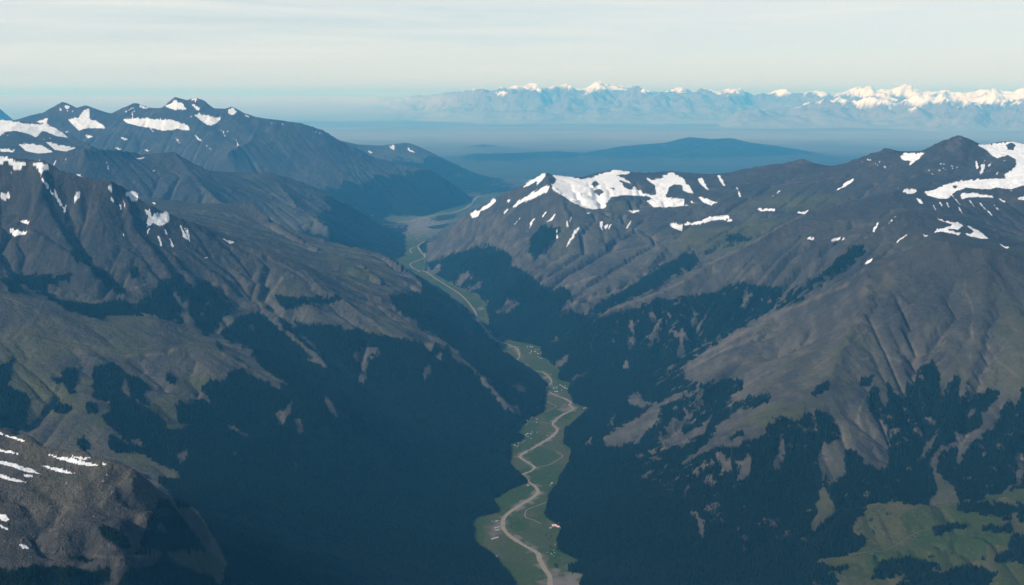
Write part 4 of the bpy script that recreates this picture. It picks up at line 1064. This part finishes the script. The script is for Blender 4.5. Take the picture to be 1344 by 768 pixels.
# long sheds by the river
lone(make_house(44, 12, 4, 2.5, M_WALLS[0], M_ROOFS[1], 'barn', False), 649.5, 707, 0.62, 1.0, 'longest pale barn standing alone on the meadow left of the river bend', 'barn')
lone(make_house(32, 9, 4, 2.5, M_WALLS[0], M_ROOFS[1], 'barn', False), 652.5, 693, 0.55, 1.0, 'upper of two parallel pale barns beside the river bend', 'barn')
lone(make_house(26, 8, 4, 2.5, M_WALLS[0], M_ROOFS[1], 'barn', False), 653, 696.5, 0.5, 1.0, 'lower of two parallel pale barns beside the river bend', 'barn')
lone(make_house(14, 9, 4, 2.5, M_WALLS[0], M_ROOFS[1], 'hut', False), 652, 684.5, 0.4, 1.0, 'pale hut by the river bend above the barns', 'hut')
lone(make_house(13, 8, 4, 2.5, M_WALLS[0], M_ROOFS[1], 'hut', False), 651.5, 731, 0.3, 1.0, 'white roofed hut at the left forest corner near the lower river', 'hut')
lone(make_house(11, 8, 4, 2.5, M_WALLS[0], M_ROOFS[1], 'hut', False), 693, 637.5, 0.3, 1.0, 'pale hut tucked against the river where the left forest nears it', 'hut')

# ---------------------------------------------------------------- single trees on the meadows
def crown_mesh(seed, h=16.0, r=4.2):
    g = random.Random(seed); v = []; f = []
    tiers = 6
    for t in range(tiers):
        z0 = h * (0.12 + 0.145 * t); rt = r * (1 - t / (tiers + 0.4)); top = z0 + h * 0.27
        b = len(v); n = 9; ph = g.uniform(0, 6)
        for k in range(n):
            q = rt * g.uniform(0.7, 1.2)
            v.append((q * math.cos(ph + k * 6.283 / n), q * math.sin(ph + k * 6.283 / n), z0 + g.uniform(-0.5, 0.7)))
        v.append((g.uniform(-.3, .3), g.uniform(-.3, .3), min(top, h)))
        f += [(b + k, b + (k + 1) % n, b + n) for k in range(n)]
    me = bpy.data.meshes.new('crown'); me.from_pydata(v, [], f); me.update(); me.materials.append(M_TREE)
    at = me.attributes.new('tint', 'FLOAT', 'POINT'); at.data.foreach_set('value', [g.uniform(0.2, 0.9) for _ in v])
    return me
def trunk_mesh(h=5.0):
    v = []; n = 7
    for z, r in ((-1.0, 0.5), (1.5, 0.36), (h, 0.22)):
        v += [(r * math.cos(k * 6.283 / n), r * math.sin(k * 6.283 / n), z) for k in range(n)]
    f = [(a * n + k, a * n + (k + 1) % n, (a + 1) * n + (k + 1) % n, (a + 1) * n + k) for a in range(2) for k in range(n)]
    me = bpy.data.meshes.new('trunk'); me.from_pydata(v, [], f); me.update(); me.materials.append(M_BARK)
    return me
def make_tree(seed):
    o = bpy.data.objects.new('conifer_tree', None); COL.objects.link(o)
    for n_, me in (('trunk', trunk_mesh()), ('crown', crown_mesh(seed))):
        c = bpy.data.objects.new(n_, me); COL.objects.link(c); c.parent = o
    return o
tp = [make_tree(s) for s in (1, 2, 3)]
tfirst = [True] * 3
def plant(u, v, sc, label, group=None):
    k = hr.randrange(3); p = hit(u, v)
    o = tp[k] if tfirst[k] else copy_tree(tp[k]); tfirst[k] = False
    o.location = p; o.rotation_euler = (0, 0, hr.uniform(0, 6)); o.scale = (sc * 1.15, sc * 1.15, sc)
    tag(o, 'thing', label, 'tree', group)
plant(896 + 755 / 3, 512 + 662 / 3, 1.5, 'lone dark conifer beside the pale track on the terrace meadow')
plant(896 + 1180 / 3, 512 + 670 / 3, 1.7, 'round topped conifer standing alone on the lower terrace meadow')
for x, y, s in ((805, 493, 1.1), (800, 488, .8), (738, 518, 1.2), (745, 512, 1.0), (752, 568, 1.2), (748, 558, .9), (756, 545, .9), (700, 548, .8), (815, 490, .9), (690, 555, .9)):
    plant(896 + x / 3, 512 + y / 3, s, 'small dark conifer thinly scattered on the upper terrace meadow', 'scattered conifers on the upper terrace')
for x, y, s in ((968, 662, 1.0), (978, 660, 1.2), (988, 658, .9), (995, 465, .7), (1130, 690, .9), (690, 655, .9), (880, 640, .7), (1060, 645, .7), (1100, 590, .6), (1040, 700, .8), (1010, 695, 1.), (1240, 480, .8)):
    plant(896 + x / 3, 512 + y / 3, s, 'small dark conifer dotted over the lower terrace meadow among the groves', 'dotted conifers on the lower terrace')
plant(728.5, 743, 1.4, 'dark conifer on the valley meadow near the lower riverbed')
plant(730, 744.5, 1.2, 'shorter conifer touching the dark conifer near the lower riverbed')
for k in range(26):
    u = 722 + hr.uniform(-7, 14); v = 702 + hr.uniform(-4, 32)
    if u > 733 and v > 712: continue
    plant(u, v, hr.uniform(0.45, 0.8), 'small shrubby conifer scattered along the right edge of the lower valley meadow', 'shrubby conifers along the valley edge')

# ---------------------------------------------------------------- the far country: plain, blue hills, snowy ranges
FNR, FNS = 760, 1000
fs = np.linspace(-0.66, 0.66, FNS); fy_ = 31300.0 * (310000.0 / 31300.0) ** np.linspace(0, 1, FNR)
FXm = fs[None, :] * fy_[:, None]; FYm = np.repeat(fy_[:, None], FNS, 1)
FZ = 60 + np.clip((FYm - 31300) / 60000.0, 0, 1) * 120 + 25 * fbm(FXm, FYm, 5000, 3, 201)
FREG = np.zeros(FZ.shape, np.int32)
FAR = [
 (1, [(500,226,39.5),(545,216,39),(575,212,38.5),(601,209,38),(625,203,38.5),(681,202,39),(731,200,40),(765,203,40),(815,193,41),(871,188,42),(905,180,42),(933,183,42),(959,182,42),(986,188,42),(1023,193,42),(1056,200,41),(1096,209,40),(1150,213,39.5),(1230,222,39)], 5500, 7000, 0.12, 1900),
 (2, [(520,200,49),(571,197,48),(615,192,48),(635,190,48),(661,193,48),(695,197,48),(760,204,48)], 4000, 5000, 0.10, 1500),
 (3, [(-220,125.4,114),(0,125.4,114),(190,125.6,114),(290,125.4,114),(420,126,114),(475,127,114),(528,127,114),(562,126,113),(591,121,110),(615,123,108),(635,119,105),(655,123,105),(678,117,105),(703,113,105),(715,118,105),(745,118,105),(758,122,105),(771,118,105),(778,113,105),(786,110,105),(798,115,105),(831,118,105),(845,123,105),(868,123,105),(896,121,105),(909,125,105),(929,121,105),(946,122,105),(958,118,105),(971,120,105),(983,127,105),(1009,125,105),(1024,121,105),(1053,125,105),(1079,123,105),(1096,128,105),(1109,125,105),(1123,120,105),(1143,118,105),(1151,122,105),(1173,119,105),(1188,113,105),(1196,116,105),(1211,125,105),(1243,125,105),(1269,127,105),(1289,125,105),(1306,122,105),(1329,121,105),(1344,116,105),(1420,118,105)], 20000, 16000, 0.34, 6500),  # westmost stretch is an added low smooth wall standing in for a haze band
 (4, [(940,150,86),(1000,146,86),(1040,142,86),(1070,137,86),(1100,132,86),(1125,136,86),(1150,131,86),(1175,139,85),(1205,128,84),(1226,134,84),(1240,126,84),(1258,129,84),(1280,127,84),(1320,127,84),(1344,126,84),(1400,128,84)], 12000, 9000, 0.36, 4600),
 (5, [(1200,160,76),(1240,150,76),(1262,144,76),(1281,138,76),(1300,149,76),(1320,146,76),(1344,140,76),(1400,140,76)], 6500, 6000, 0.34, 3200),
 (6, [(-80,148,44),(0,143,44),(18,158,44),(40,168,44),(90,178,44)], 6000, 6000, 0.1, 2000),
]
fsnow_haze = np.zeros(FZ.shape)
uu = FXm / FYm
for rid, pts, wf, wb, amp, ns in FAR:
    P = np.array([sight(*p) for p in pts])
    su = P[:, 0] / P[:, 1]
    wob_s = uu
    yc = np.interp(wob_s, su, P[:, 1]); zc = np.interp(wob_s, su, P[:, 2])
    edge = np.clip((uu - su[0]) / 0.02, 0, 1) * np.clip((su[-1] - uu) / 0.02, 0, 1)
    d = FYm - yc + 900 * gnoise(FXm / 9000, FYm / 9000, 300 + rid)
    t = np.where(d < 0, -d / wf, d / wb)
    prof = np.clip(1 - t, 0, 1) ** 1.25
    rel = np.clip(zc - 60, 40, None)
    rn = fbm(FXm, FYm, ns, 6, 310 + rid, 0.55, ridged=True)
    cand = 60 + rel * edge * prof + rel * edge * amp * np.where(rid == 3, np.clip((uu + 0.13) / 0.06, 0.04, 1), 1.0) * (rn - 0.5) * np.clip(prof * 1.6, 0, 1) * np.clip(t * 4 + 0.12, 0, 1)  # relief flattened on the added western stretch, like a haze band
    m = cand > FZ
    FREG[m & (prof > 0.03) & (edge > 0.05)] = rid
    FZ = np.maximum(FZ, cand)
rsnow = fbm(FXm, FYm, 2600, 5, 401, 0.6)
line = np.where(FREG == 3, 2620, np.where(FREG >= 4, 1500, 9999)).astype(float)
line[FREG == 6] = 9999
line = line - np.where(FREG == 3, 780 * np.clip((uu - 0.12) / 0.25, 0, 1), 0)
rrib = fbm(FXm, FYm * 0.45, 1500, 4, 431, 0.6, ridged=True)
line = line + 1200 * np.clip((-0.06 - uu) / 0.03, 0, 1)
fsnow_haze = np.clip((FZ - line - 260 * rsnow - 330 * (rrib - 0.1)) / 110 + 0.5, 0, 1)
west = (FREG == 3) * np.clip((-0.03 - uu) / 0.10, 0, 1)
fsnow_haze = np.maximum(fsnow_haze, west * 0.48 * np.clip((FZ - 300) / 1700, 0, 1))  # smooth pale fade towards the western crest: haze painted in, not snow
FZ[0, :] = -140.0
fdx = np.gradient(FZ, axis=1) / np.gradient(FXm, axis=1); fdy = np.gradient(FZ, axis=0) / np.gradient(FYm, axis=0) - fdx * uu
fn = np.stack([-fdx, -fdy, np.ones_like(fdx)], -1); fn /= np.linalg.norm(fn, axis=-1, keepdims=True)
fi = np.arange(FNR * FNS).reshape(FNR, FNS)
fq = np.stack([fi[:-1, :-1], fi[:-1, 1:], fi[1:, 1:], fi[1:, :-1]], -1).reshape(-1, 4)
fr_ = FREG[:-1, :-1].reshape(-1)
fco = np.stack([FXm, FYm, FZ], -1).reshape(-1, 3)
zero = np.zeros(FNR * FNS)
upl_haze = np.clip((FZ - 130 - 180 * ((FREG >= 3) & (FREG < 6))) / np.where((FREG >= 3) & (FREG < 6), 1500.0, 130.0), 0, 1)  # feet of hills and ranges fade to the pale tone as painted haze
upl_haze = np.maximum(upl_haze, np.where((FREG < 3) | (FREG == 6), 0.85 * np.clip((60000 - FYm + 3000 * fbm(FXm, FYm, 6000, 3, 777)) / 20000, 0, 1), 0)).reshape(-1) ** 0.8  # darker nearby, paler with distance: haze painted into the ground colour
for rid, nm, lb in ((0, 'plain', 'hazy blue lowland plain stretching to the horizon'), (1, 'blue_hills', 'long low blue hills rising from the hazy lowland'), (2, 'blue_hills', 'fainter low hills just behind the long blue hills'),
                    (3, 'snowy_range', 'far snow capped mountain range along the horizon, its smooth west end added as haze'), (4, 'snowy_range', 'nearer snow streaked peaks in front of the far range'), (5, 'snowy_range', 'low dark foothill peak with thin snow before the far range'), (6, 'blue_hills', 'faint hazy hill at the edge beside the snowy massif')):
    q = fq[fr_ == rid]
    if not len(q): continue
    used = np.unique(q); rm = np.full(FNR * FNS, -1); rm[used] = np.arange(len(used))
    o = raw_mesh(nm, fco[used], rm[q], 4, [M_HILL if rid in (0, 1, 2, 6) else M_LOWLAND], {'upland_haze': upl_haze[used], 'snow': fsnow_haze.reshape(-1)[used]}, True, fn.reshape(-1, 3)[used])
    tag(o, 'structure', lb)

# ---------------------------------------------------------------- light, air, camera
scene = bpy.context.scene
SUN_EL, SUN_AZ = 35.0, -119.0      # azimuth clockwise from north: behind and to the west of the viewpoint
sun = bpy.data.lights.new('sun', 'SUN'); sun.energy = 5.0; sun.angle = math.radians(0.6); sun.color = (1.0, 0.95, 0.88)
so = bpy.data.objects.new('sun', sun); scene.collection.objects.link(so)
so.rotation_euler = (math.radians(90 - SUN_EL), 0, math.radians(180 - SUN_AZ))
w = bpy.data.worlds.new('World'); scene.world = w; w.use_nodes = True
nt = w.node_tree; N = nt.nodes; LK = nt.links.new
bg = N['Background']
sky = N.new('ShaderNodeTexSky'); sky.sky_type = 'NISHITA'; sky.sun_disc = False
sky.sun_elevation = math.radians(SUN_EL); sky.sun_rotation = math.radians(SUN_AZ)
sky.altitude = 2500; sky.air_density = 1.0; sky.dust_density = 1.0; sky.ozone_density = 1.5
# thin veils of high cloud, drawn out along the horizon
tc = N.new('ShaderNodeTexCoord')
mp = N.new('ShaderNodeMapping'); mp.inputs['Scale'].default_value = (2.2, 2.2, 42.0); mp.inputs['Rotation'].default_value = (0, 0.012, 0)
LK(tc.outputs['Generated'], mp.inputs['Vector'])
no = N.new('ShaderNodeTexNoise'); no.inputs['Scale'].default_value = 1.6; no.inputs['Detail'].default_value = 6; no.inputs['Roughness'].default_value = 0.55; no.inputs['Distortion'].default_value = 0.4
LK(mp.outputs[0], no.inputs['Vector'])
mr = N.new('ShaderNodeMapRange'); mr.inputs['From Min'].default_value = 0.36; mr.inputs['From Max'].default_value = 0.66; mr.inputs['To Min'].default_value = 0.55; mr.inputs['To Max'].default_value = 0.97
LK(no.outputs['Fac'], mr.inputs['Value'])
mx = N.new('ShaderNodeMix'); mx.data_type = 'RGBA'
sx = N.new('ShaderNodeSeparateXYZ'); LK(tc.outputs['Generated'], sx.inputs[0])
el = N.new('ShaderNodeMapRange'); el.interpolation_type = 'SMOOTHSTEP'
el.inputs['From Min'].default_value = 0.085; el.inputs['From Max'].default_value = 0.20; el.inputs['To Min'].default_value = 1.0; el.inputs['To Max'].default_value = 0.08
LK(sx.outputs['Z'], el.inputs['Value'])
mu = N.new('ShaderNodeMath'); mu.operation = 'MULTIPLY'; LK(mr.outputs[0], mu.inputs[0]); LK(el.outputs[0], mu.inputs[1])
LK(mu.outputs[0], mx.inputs[0]); LK(sky.outputs[0], mx.inputs[6]); mx.inputs[7].default_value = (7.8, 8.2, 8.0, 1)
LK(mx.outputs[2], bg.inputs[0]); bg.inputs[1].default_value = 0.1

cam = bpy.data.cameras.new('camera'); cam.sensor_fit = 'HORIZONTAL'; cam.sensor_width = 36.0
cam.lens = 36.0 * FOC / 1344.0
cam.clip_start = 10.0; cam.clip_end = 600000.0
co = bpy.data.objects.new('camera', cam); scene.collection.objects.link(co)
co.location = (0, 0, CAM_H); co.rotation_euler = (math.radians(90) - PITCH, 0, 0)
scene.camera = co
scene.view_settings.view_transform = 'Standard'; scene.view_settings.look = 'None'
scene.view_settings.exposure = 0.12; scene.view_settings.gamma = 1.0

def haze_box(x0, x1, y0, y1, z0, z1, density):
    me = bpy.data.meshes.new('haze')
    v = [(x, y, z) for z in (z0, z1) for y in (y0, y1) for x in (x0, x1)]
    f = [(0, 2, 3, 1), (4, 5, 7, 6), (0, 1, 5, 4), (2, 6, 7, 3), (0, 4, 6, 2), (1, 3, 7, 5)]
    me.from_pydata(v, [], f); me.update()
    mt = bpy.data.materials.new('air'); mt.use_nodes = True
    n = mt.node_tree; n.nodes.clear()
    out = n.nodes.new('ShaderNodeOutputMaterial'); pv = n.nodes.new('ShaderNodeVolumePrincipled')
    pv.inputs['Color'].default_value = (0.115, 0.53, 1.0, 1)
    pv.inputs['Absorption Color'].default_value = (0.80, 1, 1, 1)
    pv.inputs['Density'].default_value = density
    pv.inputs['Anisotropy'].default_value = 0.0
    n.links.new(pv.outputs[0], out.inputs['Volume'])
    me.materials.append(mt)
    o = bpy.data.objects.new('haze', me); scene.collection.objects.link(o)
    o['kind'] = 'stuff'; o['label'] = 'blue air haze filling the valleys out to the horizon'
    return o
haze_box(-225000, 225000, -9000, 312000, -150, 3700, 2.1e-5)
scene.cycles.max_bounces = 5; scene.cycles.volume_bounces = 3
scene.cycles.use_denoising = True
